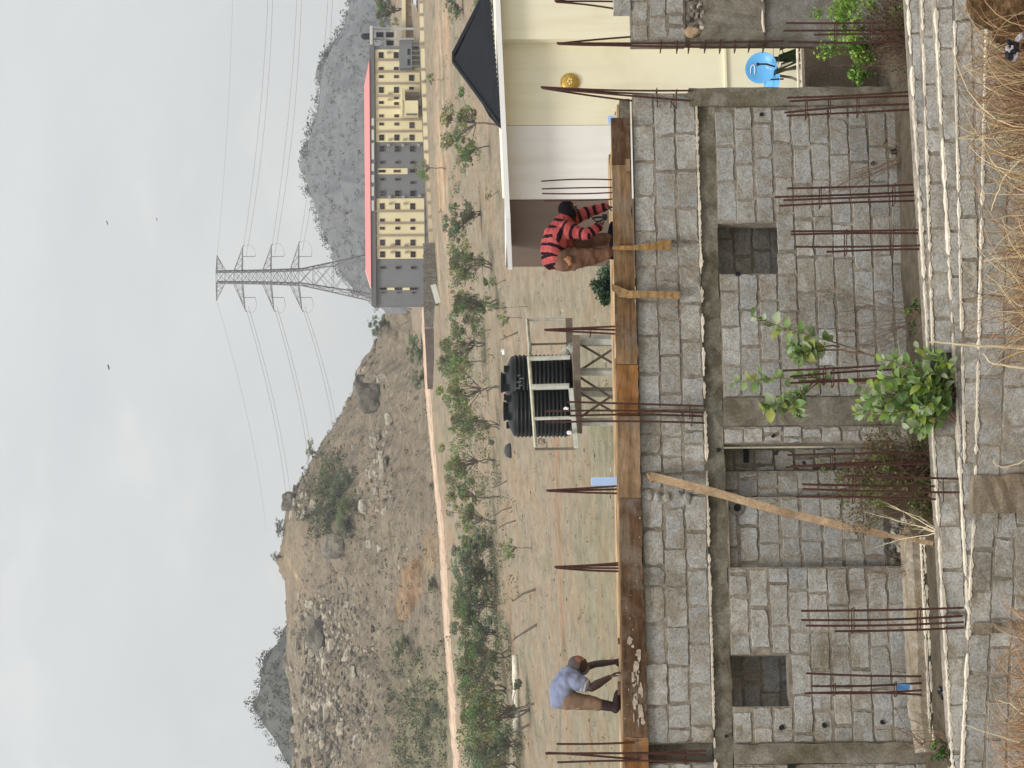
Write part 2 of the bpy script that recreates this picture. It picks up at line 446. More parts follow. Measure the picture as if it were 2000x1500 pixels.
FOOT = sorted((p.x / p.y, p.y + 8) for p in ROADP)
LEFT = Hill([(752, 600), (741, 640), (737, 665), (735, 690), (712, 715), (700, 735), (690, 765), (672, 795), (655, 820), (640, 850), (622, 880), (604, 905), (588, 940), (566, 972), (556, 1000), (550, 1030), (553, 1065), (556, 1110), (556, 1160), (557, 1210), (559, 1260), (562, 1310), (566, 1370), (572, 1440), (578, 1500), (582, 1580), (600, 1700)],
            lambda a: lerp_tab(FOOT, a), 575, lambda a, y: ground_z(a * y, y) - .4, .92, 1.0, 2)
RIGHT = Hill([(780, 640), (752, 612), (728, 590), (700, 574), (672, 546), (655, 503), (640, 470), (622, 440), (602, 385), (596, 345), (600, 310), (601, 270), (611, 240), (617, 210), (622, 165), (636, 125), (655, 85), (670, 50), (681, 15), (690, -30), (700, -90), (730, -250)],
             470, 850, lambda a, y: 10., .95, 2.2, 11)
PEAK = Hill([(640, 1120), (575, 1195), (552, 1225), (545, 1245), (530, 1270), (517, 1300), (509, 1335), (497, 1368), (501, 1390), (508, 1405), (520, 1422), (536, 1447), (552, 1478), (573, 1505), (600, 1560), (640, 1640)],
            600, 760, lambda a, y: 16., .95, 1.6, 21)
def colf_left(x, y, p):
    c = Vector((1, 1, 1)); nz = mnoise.noise(p * .11) * 14 + mnoise.noise(p * .4) * 7; n2 = mnoise.noise(p * .25)
    def put(col, f):
        nonlocal c
        c = c.lerp(Vector(col), max(0, min(1, f)))
    # dug-out orange scar with a darker upper lip and a spoil apron running right
    ex = (x - (803 - abs(y - 1155) * .12 + (1155 - y) * .22)) / (27 if x < 803 else 22); ey = (y - 1150) / 66; d = ex * ex + ey * ey + nz * .018
    put((1.14, .9, .73), (1.05 - d) * 3)
    put((.78, .6, .45), (1 - abs(d - .92) * 7) * (x < 795) * .8)
    put((1.38, 1.16, .98), (n2 + .3 * mnoise.noise(p * .9) - .08) * 4 * (d < .85)); put((.95, .68, .5), (-n2 - .12) * 4 * (d < .9))
    put((1.2, 1.08, .92), (1.1 - ((x - 838 + nz * .5) / 18) ** 2 - ((y - 1075) / 50) ** 2) * 1.5)
    # green weedy lower left slope
    put((.85, .98, .76), sstep(735, 800, x + nz) * sstep(1230, 1330, y + nz * 2) * .7 * (.6 + n2))
    # sandy bare top
    put((1.07, 1.03, .98), (1 - sstep(575, 625, x + nz * .6)) * sstep(985, 1030, y) * (1 - sstep(1200, 1260, y)))
    for (xa, ya), (xb, yb) in [((558, 1088), (618, 1190)), ((618, 1190), (640, 1250)), ((640, 1250), (642, 1350))]:
        t = max(0, min(1, ((x - xa) * (xb - xa) + (y - ya) * (yb - ya)) / ((xb - xa) ** 2 + (yb - ya) ** 2)))
        if math.hypot(x - xa - t * (xb - xa), y - ya - t * (yb - ya)) < 3: put((1.4, 1.25, 1.1), .8)
    put((.72, .76, .62), 1.2 - (((x - 645) / 60) ** 2 + ((y - 975) / 85) ** 2) - nz * .02)
    put((.8, .78, .74), (1.1 - ((x - 630 + nz) / 40) ** 2 - ((y - 1330) / 190) ** 2))
    k = 1 + .12 * n2
    return tuple(c * k)
a_of = lambda y, x=800: ray(x, y).x / ray(x, y).y
LEFT.mesh('hill_rocky', M['hill'], a_of(1680), a_of(612), 300, 150, colf_left)
RIGHT.mesh('hill_hazy', M['farhill'], a_of(640), a_of(-220), 170, 60)
PEAK.mesh('hill_far_peak', M['farpeak'], a_of(1640), a_of(1120), 110, 50)

# dirt road along the hill foot
mb = MB(); up = []
pl = ROADP
fine = []
for i in range(len(pl) - 1):
    for k in range(16): fine.append(pl[i].lerp(pl[i + 1], k / 16))
for i, p in enumerate(fine):
    w = 4.0 + 2.2 * mnoise.noise(Vector((i * .21, 0, 0))) + 1.0 * mnoise.noise(Vector((i * .9, 4, 0)))
    for dy in (-w - .9, -w, -w * .33, w * .33, w, w + .9):
        q = Vector((p.x, p.y + dy * 1.6, 0)); q.z = ground_z(q.x, q.y) + (.12 + .04 * (abs(dy) < w * .5) if abs(dy) <= w else -.35); mb.v.append(tuple(q))
for i in range(len(fine) - 1):
    for j in range(5):
        mb.f.append((i * 6 + j, i * 6 + j + 1, i * 6 + 7 + j, i * 6 + 6 + j)); mb.m.append(0); k = (.95 if j == 2 else .84) + .22 * mnoise.noise(Vector((i * .35, j * .7, 2))); mb.c.append((k, k * .97, k * .95))
tag(mb.build('dirt_road', M['road'], origin=fine[40]), kind='structure')
# ------------------------------------------------------------------ rocks and scrub
boulders = [  # x, y, width (px along y), height (px along x), tone, label
 (720, 776, 52, 46, .5, 'large dark weathered outcrop on the right shoulder of the rocky hill'),
 (704, 741, 18, 16, .45, 'dark rounded rock perched above the large outcrop on the skyline'),
 (748, 739, 18, 20, 1.35, 'pale boulder just below and right of the large dark outcrop'),
 (758, 818, 22, 14, 1.3, 'pale slanting boulder alone on the bare slope below the outcrop'),
 (731, 860, 28, 16, 1.2, 'light grey boulder beside the cluster on the mid slope'),
 (754, 847, 14, 9, 1.3, 'small white boulder low on the slope under the light grey one'),
 (748, 915, 40, 14, 1.0, 'long grey slab lying lowest below the wooded hollow'),
 (729, 925, 18, 16, 1.45, 'very pale boulder resting on the slab below the wooded hollow'),
 (736, 900, 10, 9, 1.5, 'small bright stone above the grey slab'),
 (714, 988, 28, 24, 1.35, 'large pale boulder at the left end of the boulder row under the wooded hollow'),
 (734, 960, 16, 12, 1.2, 'tan boulder right of the large pale one in the row'),
 (564, 980, 32, 24, .55, 'dark block standing on the skyline of the rocky hill'),
 (577, 955, 14, 8, .5, 'thin upright dark rock on the skyline right of the dark block'),
 (612, 985, 22, 14, 1.1, 'tan slab just under the skyline rocks'),
 (652, 1068, 46, 44, .75, 'grey outcrop with pale rim in the middle of the slope'),
 (722, 1062, 16, 14, 1.3, 'white stone with dark cleft below the grey outcrop'),
 (615, 1232, 64, 34, .6, 'wide smooth grey rock face high on the left slope'),
 (604, 1180, 16, 14, 1.45, 'white rock at the right end of the wide grey rock face'),
 (634, 1300, 34, 11, 1.5, 'long white stone standing beside the footpath'),
 (612, 1438, 22, 14, 1.35, 'pale boulder near the left edge of the photo high on the slope'),
 (697, 1446, 26, 14, 1.25, 'pale boulder near the left edge of the photo low on the slope'),
 (677, 1180, 12, 9, 1.4, 'small white boulder alone left of the grey outcrop'),
 (598, 1330, 30, 9, 1.2, 'thin pale slab under the skyline at upper left'),
 (692, 1312, 22, 7, 1.3, 'narrow pale slab in the rubble field'),
]
for i, (x, y, w, h, tone, lab) in enumerate(boulders):
    a, b, p = LEFT.hit(x + h * .35, y); k = p.y / F
    mb = MB(); mb.blob(p + Vector((0, 0, h * k * .3)), (w * k * .56, w * k * .5, h * k * .62), i + 3, .3, 3, 0, (tone * .8, tone * .765, tone * .7), True)
    o = mb.build('boulder', M['rock'], origin=p); tag(o, lab, 'boulder', 'boulders on the rocky hill')
mb = MB(); rr = random.Random(5)
def rubble(x, y, smin, smax):
    a, b, p = LEFT.hit(x, y); s = rr.uniform(smin, smax); t = rr.choice([.3, .4, .5, .6, .7, .8, .95, 1.1, 1.3])
    mb.blob(p + Vector((0, 0, s * .15)), (s * rr.uniform(.8, 1.7), s, s * rr.uniform(.5, 1)), rr.randint(0, 99), .35, 1, 0, (t, t * .93, t * .83), True)
for _ in range(150):
    cx, cy = (rr.gauss(640, 34), rr.uniform(1165, 1500)); n = rr.randint(4, 16)
    for _ in range(n): rubble(cx + rr.gauss(0, 8), cy + rr.gauss(0, 12), .12, rr.choice([.3, .4, .55, .8]))
for _ in range(28):
    cx, cy = (rr.gauss(692, 14), rr.uniform(1230, 1500)); n = rr.randint(3, 9)
    for _ in range(n): rubble(cx + rr.gauss(0, 5), cy + rr.gauss(0, 10), .12, rr.choice([.3, .45]))
for _ in range(420): rubble(rr.uniform(575, 800), rr.uniform(680, 1490), .08, .28)
for _ in range(14):
    cx, cy = (rr.gauss(735, 16), rr.uniform(820, 1000))
    for _ in range(5): rubble(cx + rr.gauss(0, 6), cy + rr.gauss(0, 9), .15, .5)
for _ in range(60): rubble(rr.uniform(560, 600), rr.uniform(930, 1010), .3, .8)
for _ in range(90): rubble(rr.gauss(630, 38), rr.uniform(1160, 1500), .6, 1.5)
for _ in range(30): rubble(rr.uniform(600, 770), rr.uniform(700, 1120), .4, 1.0)
for _ in range(500): rubble(rr.gauss(665, 52), rr.uniform(1120, 1500), .12, .4)
for _ in range(260): rubble(rr.uniform(590, 800), rr.uniform(690, 1180), .12, .38)
tag(mb.build('rock_rubble', M['rock'], origin=LEFT.pt(a_of(1300), .5)), 'loose grey and pale stones strewn over the rocky hillside', 'rubble', kind='stuff')
lv = Leaves(3)
def tuft(hill, x, y, r, n, col, flat=.8):
    a, b, p = hill.hit(x, y); lv.ball((p.x, p.y, p.z + r * .45), (r, r, r * flat), n, r * .5, r * .32, col)
for _ in range(2200):
    x = rr.uniform(590, 870); y = rr.uniform(640, 1500); r = rr.choice([.1, .13, .18, .25, .4, .65])
    tuft(LEFT, x, y, r, 14, rr.choice([(.07, .065, .035), (.09, .075, .045), (.05, .06, .03)]))
for _ in range(300):
    x = rr.gauss(815, 32); y = rr.gauss(1400, 75); tuft(LEFT, min(x, 872), y, rr.uniform(.4, 1.3), 18, rr.choice([(.06, .085, .035), (.08, .1, .045), (.09, .095, .05)]))
for _ in range(190):
    x = rr.gauss(650, 24); y = rr.gauss(975, 42); tuft(LEFT, x, y, rr.uniform(.5, 1.6), 34, rr.choice([(.055, .07, .035), (.07, .085, .045), (.065, .07, .045), (.12, .11, .08), (.13, .12, .09)]), 1.0)
tag(lv.build('hill_scrub', M['far_leaf'], origin=LEFT.pt(a_of(1000), .4)), 'low dry scrub and grass tufts dotted over the rocky hillside', 'scrub', kind='stuff')
lv = Leaves(4)
for _ in range(1100):
    y = rr.uniform(-60, 600); a = a_of(y); b = rr.uniform(.05, 1) ** .8; p = RIGHT.pt(a, b); r = rr.uniform(.4, 1.3)
    lv.ball((p.x, p.y, p.z + r * .5), (r, r, r * .8), 12, r * .6, r * .4, rr.choice([(.13, .135, .13), (.155, .16, .155), (.18, .18, .18)]))
for _ in range(170):
    y = rr.uniform(-60, 600); a = a_of(y); p = RIGHT.pt(a, 1.0); r = rr.choice([.6, .8, 1.1, 1.5, 2.1])
    lv.ball((p.x, p.y, p.z + r * .5), (r, r, r * 1.1), 26, r * .45, r * .3, (.12, .13, .125))
tag(lv.build('far_scrub_wood', M['far_leaf'], origin=RIGHT.pt(a_of(300), .5)), 'sparse dark bush covering the hazy grey hill behind the long building', 'scrub wood', kind='stuff')
lv = Leaves(5)
for _ in range(500):
    y = rr.uniform(1180, 1560); a = a_of(y); b = rr.uniform(.3, 1) ** .7; p = PEAK.pt(a, b); r = rr.uniform(.8, 2.0)
    lv.ball((p.x, p.y, p.z + r * .5), (r, r, r * .9), 14, r * .6, r * .4, rr.choice([(.065, .07, .05), (.08, .082, .062), (.1, .098, .08)]))
for y, r in [(1230, 2), (1275, 1.7), (1283, 2.2), (1296, 1.6), (1330, 1.5), (1350, 1.2), (1368, 2.2), (1382, 1.6), (1398, 1.5), (1412, 1.7), (1430, 1.3), (1448, 1.6), (1478, 1.6)]:
    p = PEAK.pt(a_of(y), 1.0); lv.ball((p.x, p.y, p.z + r * .7), (r, r, r * 1.2), 60, r * .4, r * .28, (.07, .08, .06))
tag(lv.build('peak_scrub_wood', M['far_leaf'], origin=PEAK.pt(a_of(1370), .6)), 'dark bush on the hazy far peak at the left', 'scrub wood', kind='stuff')

# ================================================================== trees
GREENS = [(.17, .205, .1), (.14, .172, .088), (.2, .225, .12), (.158, .185, .11), (.205, .235, .112)]
def tree_proto(seed, nblob, spread, base, leaves, col, lean=0.0, leafs=.042, multi=1):
    r = random.Random(seed); root = empty('tree', (0, 0, 0)); tb = MB(); lv = Leaves(seed)
    cen = []; main = [Vector((math.cos(w) * spread * r.uniform(.15, .75) + lean * .7, math.sin(w) * spread * r.uniform(.15, .75), base + (1 - base) * r.uniform(.3, .7))) for w in [r.uniform(0, 6.28) for _ in range(4)]]
    for i in range(nblob):
        m = r.choice(main); w = r.uniform(0, 6.28)
        h = max(base * .8, min(.93, m.z + r.gauss(0, .16) * (1.2 - base)))
        k = spread * .48; cen.append(Vector((m.x + r.gauss(0, k), m.y + r.gauss(0, k), h)))
    stems = []
    for m in range(multi):
        bx = Vector((r.uniform(-.16, .16) * (multi > 1), r.uniform(-.1, .1), -.02)); b2 = max(base, .22)
        top = Vector((lean * b2 + r.uniform(-.12, .12), r.uniform(-.05, .05), b2 * .95)); stems.append(top)
        tb.tube([bx, bx.lerp(top, .35) + Vector((r.uniform(-.05, .05), 0, 0)), bx.lerp(top, .7) + Vector((r.uniform(-.05, .05), 0, 0)), top], [.02, .016, .013, .011], 6)
    for c in cen:
        t = r.choice(stems); mid = t.lerp(c, .5) + Vector((r.uniform(-.05, .05), r.uniform(-.05, .05), r.uniform(-.03, .04)))
        tb.tube([t, mid, c], [.009, .006, .0025], 4)
        br = r.uniform(.06, .135) * (.7 + spread * .8); n = int(leaves / nblob)
        cc = tuple(x * r.uniform(.75, 1.25) for x in col)
        lv.ball(c, (br * 1.25, br * 1.25, br * .8), n, leafs, leafs * .6, cc, var=.3)
        for _ in range(2):
            q = c + Vector((r.gauss(0, br * 1.1), r.gauss(0, br * 1.1), r.gauss(0, br * .7)))
            lv.ball(q, br * .45, n // 6, leafs, leafs * .6, tuple(x * r.uniform(.7, 1.35) for x in col), var=.4)
    tb.build('trunk', M['bark'], root); lv.build('crown', M['far_leaf'], root)
    return root
PROTO = [tree_proto(11, 20, .36, .4, 2400, GREENS[0]), tree_proto(12, 15, .34, .46, 1700, GREENS[2], .14), tree_proto(13, 28, .4, .25, 3400, GREENS[1], 0, .04, 3),
         tree_proto(14, 12, .32, .5, 1100, GREENS[4], -.18), tree_proto(15, 32, .44, .08, 4200, GREENS[3], 0, .04, 4), tree_proto(16, 8, .24, .5, 420, GREENS[3], .25, .045),
         tree_proto(17, 22, .38, .32, 2300, GREENS[4], -.1, .042, 2), tree_proto(18, 26, .42, .15, 3300, GREENS[0], .08, .042, 3)]
used = set()
def plant_tree(x0, y, x1, w, v, name, label, cat='tree', group=None, rot=None, hit=None, sink=0):
    p = hit or ground_hit(x0, y, 60); k = p.length / F * (1 if p.y else 1)
    h = (x0 - x1) * k * 1.0; wd = w * k * 1.12
    pr = PROTO[v]
    if v not in used: o = pr; used.add(v)
    else: o = copy_tree(pr)
    o.name = name; o.location = p - Vector((0, 0, sink)); spread = {0: .95, 1: .9, 2: 1.02, 3: .85, 4: 1.08, 5: .7, 6: .98, 7: 1.05}[v]
    o.scale = (wd / spread, wd / spread, h / 1.02); o.rotation_euler = (0, 0, rot if rot is not None else rnd.uniform(0, 6.28))
    for q in ('label', 'category', 'group'):
        if q in o: del o[q]
    tag(o, label, cat, group); return o
G1 = 'trees scattered over the dry field'
field = [
 (985, 238, 858, 105, 1, 'wide forked field tree leaning behind the slope of the black roof'),
 (958, 290, 880, 70, 0, 'field tree between the black roof slope and the small bare bush, over the white wall'),
 (940, 418, 862, 82, 4, 'dense rounded green tree directly above the white parapet of the house'),
 (962, 515, 866, 96, 7, 'field tree above the end of the white parapet where it meets the open field'),
 (975, 600, 852, 88, 2, 'dark field tree below the corner of the grey block perimeter wall'),
 (948, 672, 846, 92, 7, 'field tree just right of the top of the right-hand tank'),
 (945, 708, 862, 60, 0, 'narrow field tree rising straight behind the lid of the right-hand tank'),
 (980, 768, 846, 92, 6, 'tall field tree with several trunks rising behind the water tanks'),
 (975, 828, 868, 74, 7, 'bushy field tree behind the gap at the left end of the tanks'),
 (968, 908, 852, 84, 6, 'light green field tree with a single dark trunk left of the tanks'),
 (978, 968, 866, 80, 1, 'leaning thin-stemmed field tree directly above the light blue board'),
 (968, 1010, 884, 72, 6, 'field tree left of the blue board with a curved trunk'),
 (962, 1060, 888, 96, 4, 'rightmost bushy tree of the long green thicket'),
 (968, 1120, 880, 112, 4, 'thicket tree right of the tall bare stump'),
 (970, 1180, 874, 108, 7, 'thicket tree in the middle of the long green thicket'),
 (972, 1235, 876, 104, 4, 'thicket tree right of the forked dark trunk'),
 (1000, 1285, 872, 110, 2, 'thicket tree with a forked dark trunk above the head of the worker in blue'),
 (990, 1345, 880, 112, 7, 'thicket tree above the back of the worker in blue'),
 (1035, 1390, 884, 124, 7, 'largest darkest tree of the thicket at the left'),
 (1020, 1450, 900, 120, 4, 'dense thicket tree next to the left edge of the photo'),
 (1015, 1500, 908, 110, 7, 'thicket tree cut by the left edge of the photo'),
 (905, 20, 868, 52, 4, 'low bush right of the roof peak at the top right of the field'),
 (965, 15, 925, 60, 4, 'bush half hidden by the right slope of the black roof'),
]
for x0, y, x1, w, v, lab in field: plant_tree(x0, y, x1, w, v, 'field_tree', lab, 'tree', G1)
small = [
 (1030, 597, 945, 24, 5, 'small tree with a thin straight stem right of the two bright bushes'),
 (1020, 622, 968, 32, 3, 'small bright bush on a slanting trunk beyond the right end of the tank railing'),
 (1040, 1072, 974, 44, 3, 'small bright green tree standing alone on a bent trunk left of the blue board'),
 (968, 852, 925, 26, 5, 'small sparse sapling just left of the tanks'),
 (905, 1004, 868, 20, 5, 'tiny round topped sapling near the road above the thicket'),
 (915, 1028, 886, 18, 5, 'tiny sapling right of the long green thicket'),
 (975, 375, 945, 30, 5, 'small bare bush over the white parapet'),
 (958, 645, 925, 30, 5, 'thin brown sapling left of the two bright bushes'),
 (988, 545, 950, 36, 5, 'thin leafless sapling above the end of the parapet'),
]
for x0, y, x1, w, v, lab in small: plant_tree(x0, y, x1, w, v, 'sapling', lab, 'sapling', 'saplings in the dry field')
plant_tree(868, 155, 828, 26, 3, 'wall_tree', 'small tree in front of the yellow perimeter wall near the porch', 'tree')
plant_tree(872, 330, 806, 46, 3, 'wall_tree', 'tree in front of the grey middle of the long building', 'tree')
plant_tree(872, 1395, 838, 40, 4, 'roadside_bush', 'dark bush beside the road at the left', 'bush')
for x, y, x1, w, v, lab in [(830, 690, 788, 60, 4, 'dense dark bush beside the road at the right foot of the rocky hill'), (832, 735, 802, 42, 4, 'grey green bush left of the dense one at the foot of the rocky hill'),
                            (853, 1145, 826, 36, 2, 'round green bush above the road below the orange scar'), (838, 1412, 822, 30, 4, 'bush on the lower left slope of the rocky hill'), (800, 1255, 762, 56, 4, 'grey green bush left of the orange scar')]:
    plant_tree(x, y, x1, w, v, 'hillside_bush', lab, 'bush', 'bushes on the rocky hill', hit=LEFT.hit(x, y)[2], sink=.3)
for x, y, x1, w, v, lab in [(628, 882, 592, 46, 3, 'pale wispy tree on the skyline of the rocky hill'), (556, 1035, 530, 30, 2, 'dark wind-shaped bush on the highest skyline of the rocky hill'), (553, 1087, 526, 14, 4, 'lone tiny tree on the flat skyline'),
                            (760, 630, 716, 44, 4, 'round tree on the skyline beside the end of the long building'), (655, 915, 618, 44, 7, 'dark tree at the upper edge of the wooded hollow'), (690, 940, 640, 54, 4, 'darkest tree in the wooded hollow'),
                            (698, 985, 652, 52, 7, 'broad bush in the wooded hollow'), (686, 1030, 655, 40, 4, 'bush at the left end of the wooded hollow'), (706, 733, 690, 8, 5, 'tiny shrub on the skyline outcrop')]:
    plant_tree(x, y, x1, w, v, 'hilltop_tree', lab, 'tree', 'trees on the rocky hill', hit=LEFT.hit(x, y)[2], sink=.4)
p = ray(800, 22) * 425
plant_tree(806, 22, 732, 70, 2, 'courtyard_tree', 'big tree behind the brown wall at the upper right', 'tree', hit=Vector((p.x, p.y, ground_z(p.x, p.y) + .4)))

lv = Leaves(12); tr_ = random.Random(8)
for _ in range(420):
    y = tr_.choice([tr_.uniform(1010, 1500), tr_.uniform(1010, 1500), tr_.uniform(600, 1000)]); x = 955 + (y - 1010) * .08 + tr_.gauss(0, 20); p = ground_hit(max(890, x), y, 60); r = tr_.choice([.3, .5, .8, 1.1])
    lv.ball((p.x, p.y, p.z + r * .5), (r * 1.3, r, r * .8), 34, r * .35, r * .22, tr_.choice([(.13, .16, .08), (.16, .18, .1), (.18, .17, .11), (.2, .17, .12)]))
tag(lv.build('thicket_scrub', M['far_leaf'], origin=(-20, 250, -3)), 'low dusty scrub growing between the trunks of the field trees', 'scrub', kind='stuff')
# low tufts and stones on the dry field
lv = Leaves(9); fr_ = random.Random(31)
for _ in range(1500):
    x = fr_.uniform(872, 1200); y = fr_.uniform(-20, 1520); p = ground_hit(x, y, 60); r = fr_.choice([.05, .07, .1, .14, .22]) * (1 if x > 960 else 1.8)
    lv.ball((p.x, p.y, p.z + r * .4), (r * 1.4, r, r * .7), 12, r * .6, r * .35, fr_.choice([(.13, .11, .075), (.16, .155, .09), (.2, .17, .11), (.33, .29, .2), (.12, .14, .08)]))
tag(lv.build('field_tufts', M['far_leaf'], origin=(0, 200, -6)), 'small dry tufts and weeds scattered over the field', 'tufts', kind='stuff')
mb = MB()
for _ in range(420):
    x = fr_.uniform(872, 1200); y = fr_.uniform(-20, 1520); p = ground_hit(x, y, 60); r = fr_.uniform(.05, .16) * (1 if x > 960 else 1.5); t = fr_.choice([.3, .4, .5, .7, .9, 1.2]); mb.blob(p, (r * 1.3, r, r * .7), fr_.randint(0, 50), .3, 1, 0, (t, t * .97, t * .9))
tag(mb.build('field_stones', M['rock'], origin=(0, 200, -6)), 'small stones and clods scattered over the field', 'stones', kind='stuff')
# bare trunks
def dead_tree(x0, y0, x1, y1, seed, lab, r=.17, twigs=5):
    p = ground_hit(x0, y0, 60); k = p.length / F; q = p + CR * ((y0 - y1) * k) + Vector((0, 0, (x0 - x1) * k)); rr = random.Random(seed)
    root = empty('dead_tree', p, lab, 'dead tree', 'bare trunks in the dry field'); mb = MB()
    m = p.lerp(q, .5) + Vector((rr.uniform(-.2, .2), 0, rr.uniform(-.15, .25)))
    mb.tube([p - Vector((0, 0, .1)), m, q], [r, r * .75, r * .45], 7); mb.build('trunk', M['bark'], root)
    for i in range(twigs):
        t = rr.uniform(.45, 1); s = (p.lerp(m, t * 2) if t < .5 else m.lerp(q, t * 2 - 1))
        e = s + Vector((rr.uniform(-1, 1), rr.uniform(-.5, .5), rr.uniform(.1, 1.0))) * rr.uniform(.4, 1.0)
        mb = MB(); mb.tube([s, s.lerp(e, .5) + Vector((0, 0, .08)), e], [r * .4, r * .28, r * .1], 5); mb.build('limb', M['bark'], root)
for i, a in enumerate([(1047, 1150, 1002, 1174, 'long bare trunk leaning left in the open field left of the centre'), (1049, 1218, 1006, 1246, 'curved bare trunk left of the long leaning one'),
                       (1044, 1373, 1004, 1398, 'bare leaning trunk over the pale log by the worker in blue'), (1034, 1414, 998, 1432, 'bare leaning trunk at the left end of the pale log'),
                       (1000, 1068, 960, 1076, 'thin bare pole-like trunk above the lone bright tree'), (1008, 1016, 975, 1030, 'short dark bare trunk left of the blue board'), (1000, 990, 968, 1006, 'slender bare trunk above the blue board'),
                       (990, 938, 962, 952, 'short dark stump trunk left of the tanks'), (1012, 648, 978, 664, 'small bare shrub trunk beyond the tank railing')]):
    dead_tree(*a[:4], i, a[4], .16 if i < 4 else .1)
# pale fallen log / low white strip
p0 = ground_hit(1012, 1280, 60); p1 = ground_hit(1016, 1442, 60); mb = MB(); pts = []
for i in range(9):
    q = p0.lerp(p1, i / 8); q.z = ground_z(q.x, q.y) + .35 + .2 * mnoise.noise(Vector((i * .8, 0, 1))); pts.append(q)
mb.tube(pts, [.42, .4, .5, .38, .48, .35, .45, .5, .4], 8)
tag(mb.build('fallen_log', plain('bleached_log', (.6, .56, .47), 2, .3, .95, .4), smooth=True), 'long bleached log lying along the ground under the thicket', 'log')
# dark half-round heap
p = ground_hit(998, 880, 60); mb = MB(); k = p.length / F
mb.lathe([(15 * k, 0), (14.5 * k, 4 * k), (12 * k, 8.5 * k), (7 * k, 12 * k), (1 * k, 13 * k)], p, 20)
tag(mb.build('earth_mound', plain('dark_mound', (.045, .048, .05), 4, .4, .8, .3), origin=p, smooth=True), 'dark half-round mound on the field just left of the water tanks', 'mound')
# ================================================================== pylon and wires
M['lattice'] = plain('galvanised_lattice', (.2, .195, .205), 3, .2, .7, .05)
M['wire'] = plain('conductor', (.16, .16, .17), 3, .1, .7, 0)
DP = 475
py = lambda x, y, dt=0.0: at(x, y, DP) + Vector((0, dt, 0))
kp = DP / F
pyl = empty('transmission_tower', py(900, 541), 'tall steel lattice transmission tower behind the long building', 'pylon')
def halfw(x): return lerp_tab([(423, 10.5), (520, 12), (590, 14.5), (711, 38), (900, 74)], x) * kp
def corner(x, i, j):
    w = halfw(x); return py(x, 541) + Vector((i * w * .98 + j * w * .2, j * w * .95, 0))
mb = MB()
for i in (-1, 1):
    for j in (-1, 1):
        xs = [423, 520, 590, 650, 711, 800, 900]
        mb.tube([corner(x, i, j) for x in xs], .15, 5)
mb.build('tower_leg', M['lattice'], pyl)
mb = MB(); lv_ = [423, 440, 457, 473, 487, 501, 515, 529, 542, 556, 569, 583, 612, 650, 700, 760, 830, 900]
for a, b in zip(lv_, lv_[1:]):
    for (i, j), (k, l) in [((-1, -1), (1, -1)), ((1, -1), (1, 1)), ((1, 1), (-1, 1)), ((-1, 1), (-1, -1))]:
        mb.tube([corner(a, i, j), corner(b, k, l)], .075, 4); mb.tube([corner(a, k, l), corner(b, i, j)], .075, 4)
        mb.tube([corner(a, i, j), corner(a, k, l)], .06, 4)
        if a > 600:
            m1 = corner((a + b) / 2, i, j); mb.tube([m1, (corner(a, i, j) + corner(a, k, l)) / 2], .045, 4); mb.tube([corner((a + b) / 2, k, l), (corner(b, i, j) + corner(b, k, l)) / 2], .045, 4)
mb.build('lattice_bracing', M['lattice'], pyl)
tips = {}
for x, yr, yl, dr in [(423, 499, 587, 0), (473, 482, 606, 6), (529, 479, 606, 6), (583, 474, 606, 7)]:
    for sd, yt in ((1, yr), (-1, yl)):
        mb = MB(); tip = py(x + (dr if sd < 0 else 1), yt); up = 16 if x == 423 else -13
        for j in (-1, 1):
            r0 = corner(x, sd, j); r1 = corner(x + (17 if x == 423 else -16), sd, j)
            mb.tube([r0, tip], .11, 4); mb.tube([r1, tip], .08, 4)
            for t in (.25, .5, .75):
                mb.tube([r0.lerp(tip, t), r1.lerp(tip, t)], .045, 4); mb.tube([r0.lerp(tip, t), r1.lerp(tip, max(0, t - .25))], .045, 4)
        mb.build('cross_arm', M['lattice'], pyl); tips[(x, sd)] = tip
ins = []
for x in (473, 529, 583):
    for sd in (1, -1):
        mb = MB(); t = tips[(x, sd)]
        a = t + Vector((sd * .6, 0, -.2)); c = t + Vector((sd * -1.6 if sd > 0 else 1.2, 0, -2.7 if sd > 0 else -2.4))
        mb.tube([t, t + Vector((sd * .3, 0, -.25))], .1, 5)
        pts = [t + (c - t) * (k / 8) + Vector((sd * 1.0 * math.sin(math.pi * k / 8), 0, -.5 * math.sin(math.pi * k / 8))) for k in range(9)]
        mb.tube(pts, .03, 4)
        q0 = py(x + 1, 541 - sd * 40); mb.tube([q0, q0 + Vector((0, 0, -2.6))], .07, 5); mb.tube([q0 + Vector((0, 0, -2.6)), c], .05, 4)
        mb.build('insulator_string', M['lattice'], pyl)
def wire(p, q, sag, lab, r=.038):
    mb = MB(); pts = [p.lerp(q, i / 20) - Vector((0, 0, 4 * sag * (i / 20) * (1 - i / 20))) for i in range(21)]
    mb.tube(pts, r, 4); o = mb.build('power_line', M['wire'], origin=p); tag(o, lab, 'power line', 'power lines of the transmission tower')
nm = {473: 'upper', 529: 'middle', 583: 'lowest'}
for x, ye in ((473, 541), (529, 598), (583, 665)):
    for k, dx, w in ((0, 0, 'upper'), (1, 4, 'lower')):
        wire(tips[(x, 1)] + Vector((.2 - k * 1.8, k * 4, -.2 - k * .1)), at(ye - 16 - k * 3, -420, 440 - k * 18), 2.2 + k * .8, f'{w} wire of the {nm[x]} pair running right from the transmission tower')
for x, xe, ye in ((473, 556, 985), (529, 604, 955), (583, 652, 890)):
    for k, w in ((0, 'upper'), (1, 'lower')):
        q = at(xe + 6 + k * 9, ye + 12, 600)
        wire(tips[(x, -1)] + Vector((k * .9, k * 4, -.25)), q, 1.2, f'{w} wire of the {nm[x]} pair running left from the transmission tower')
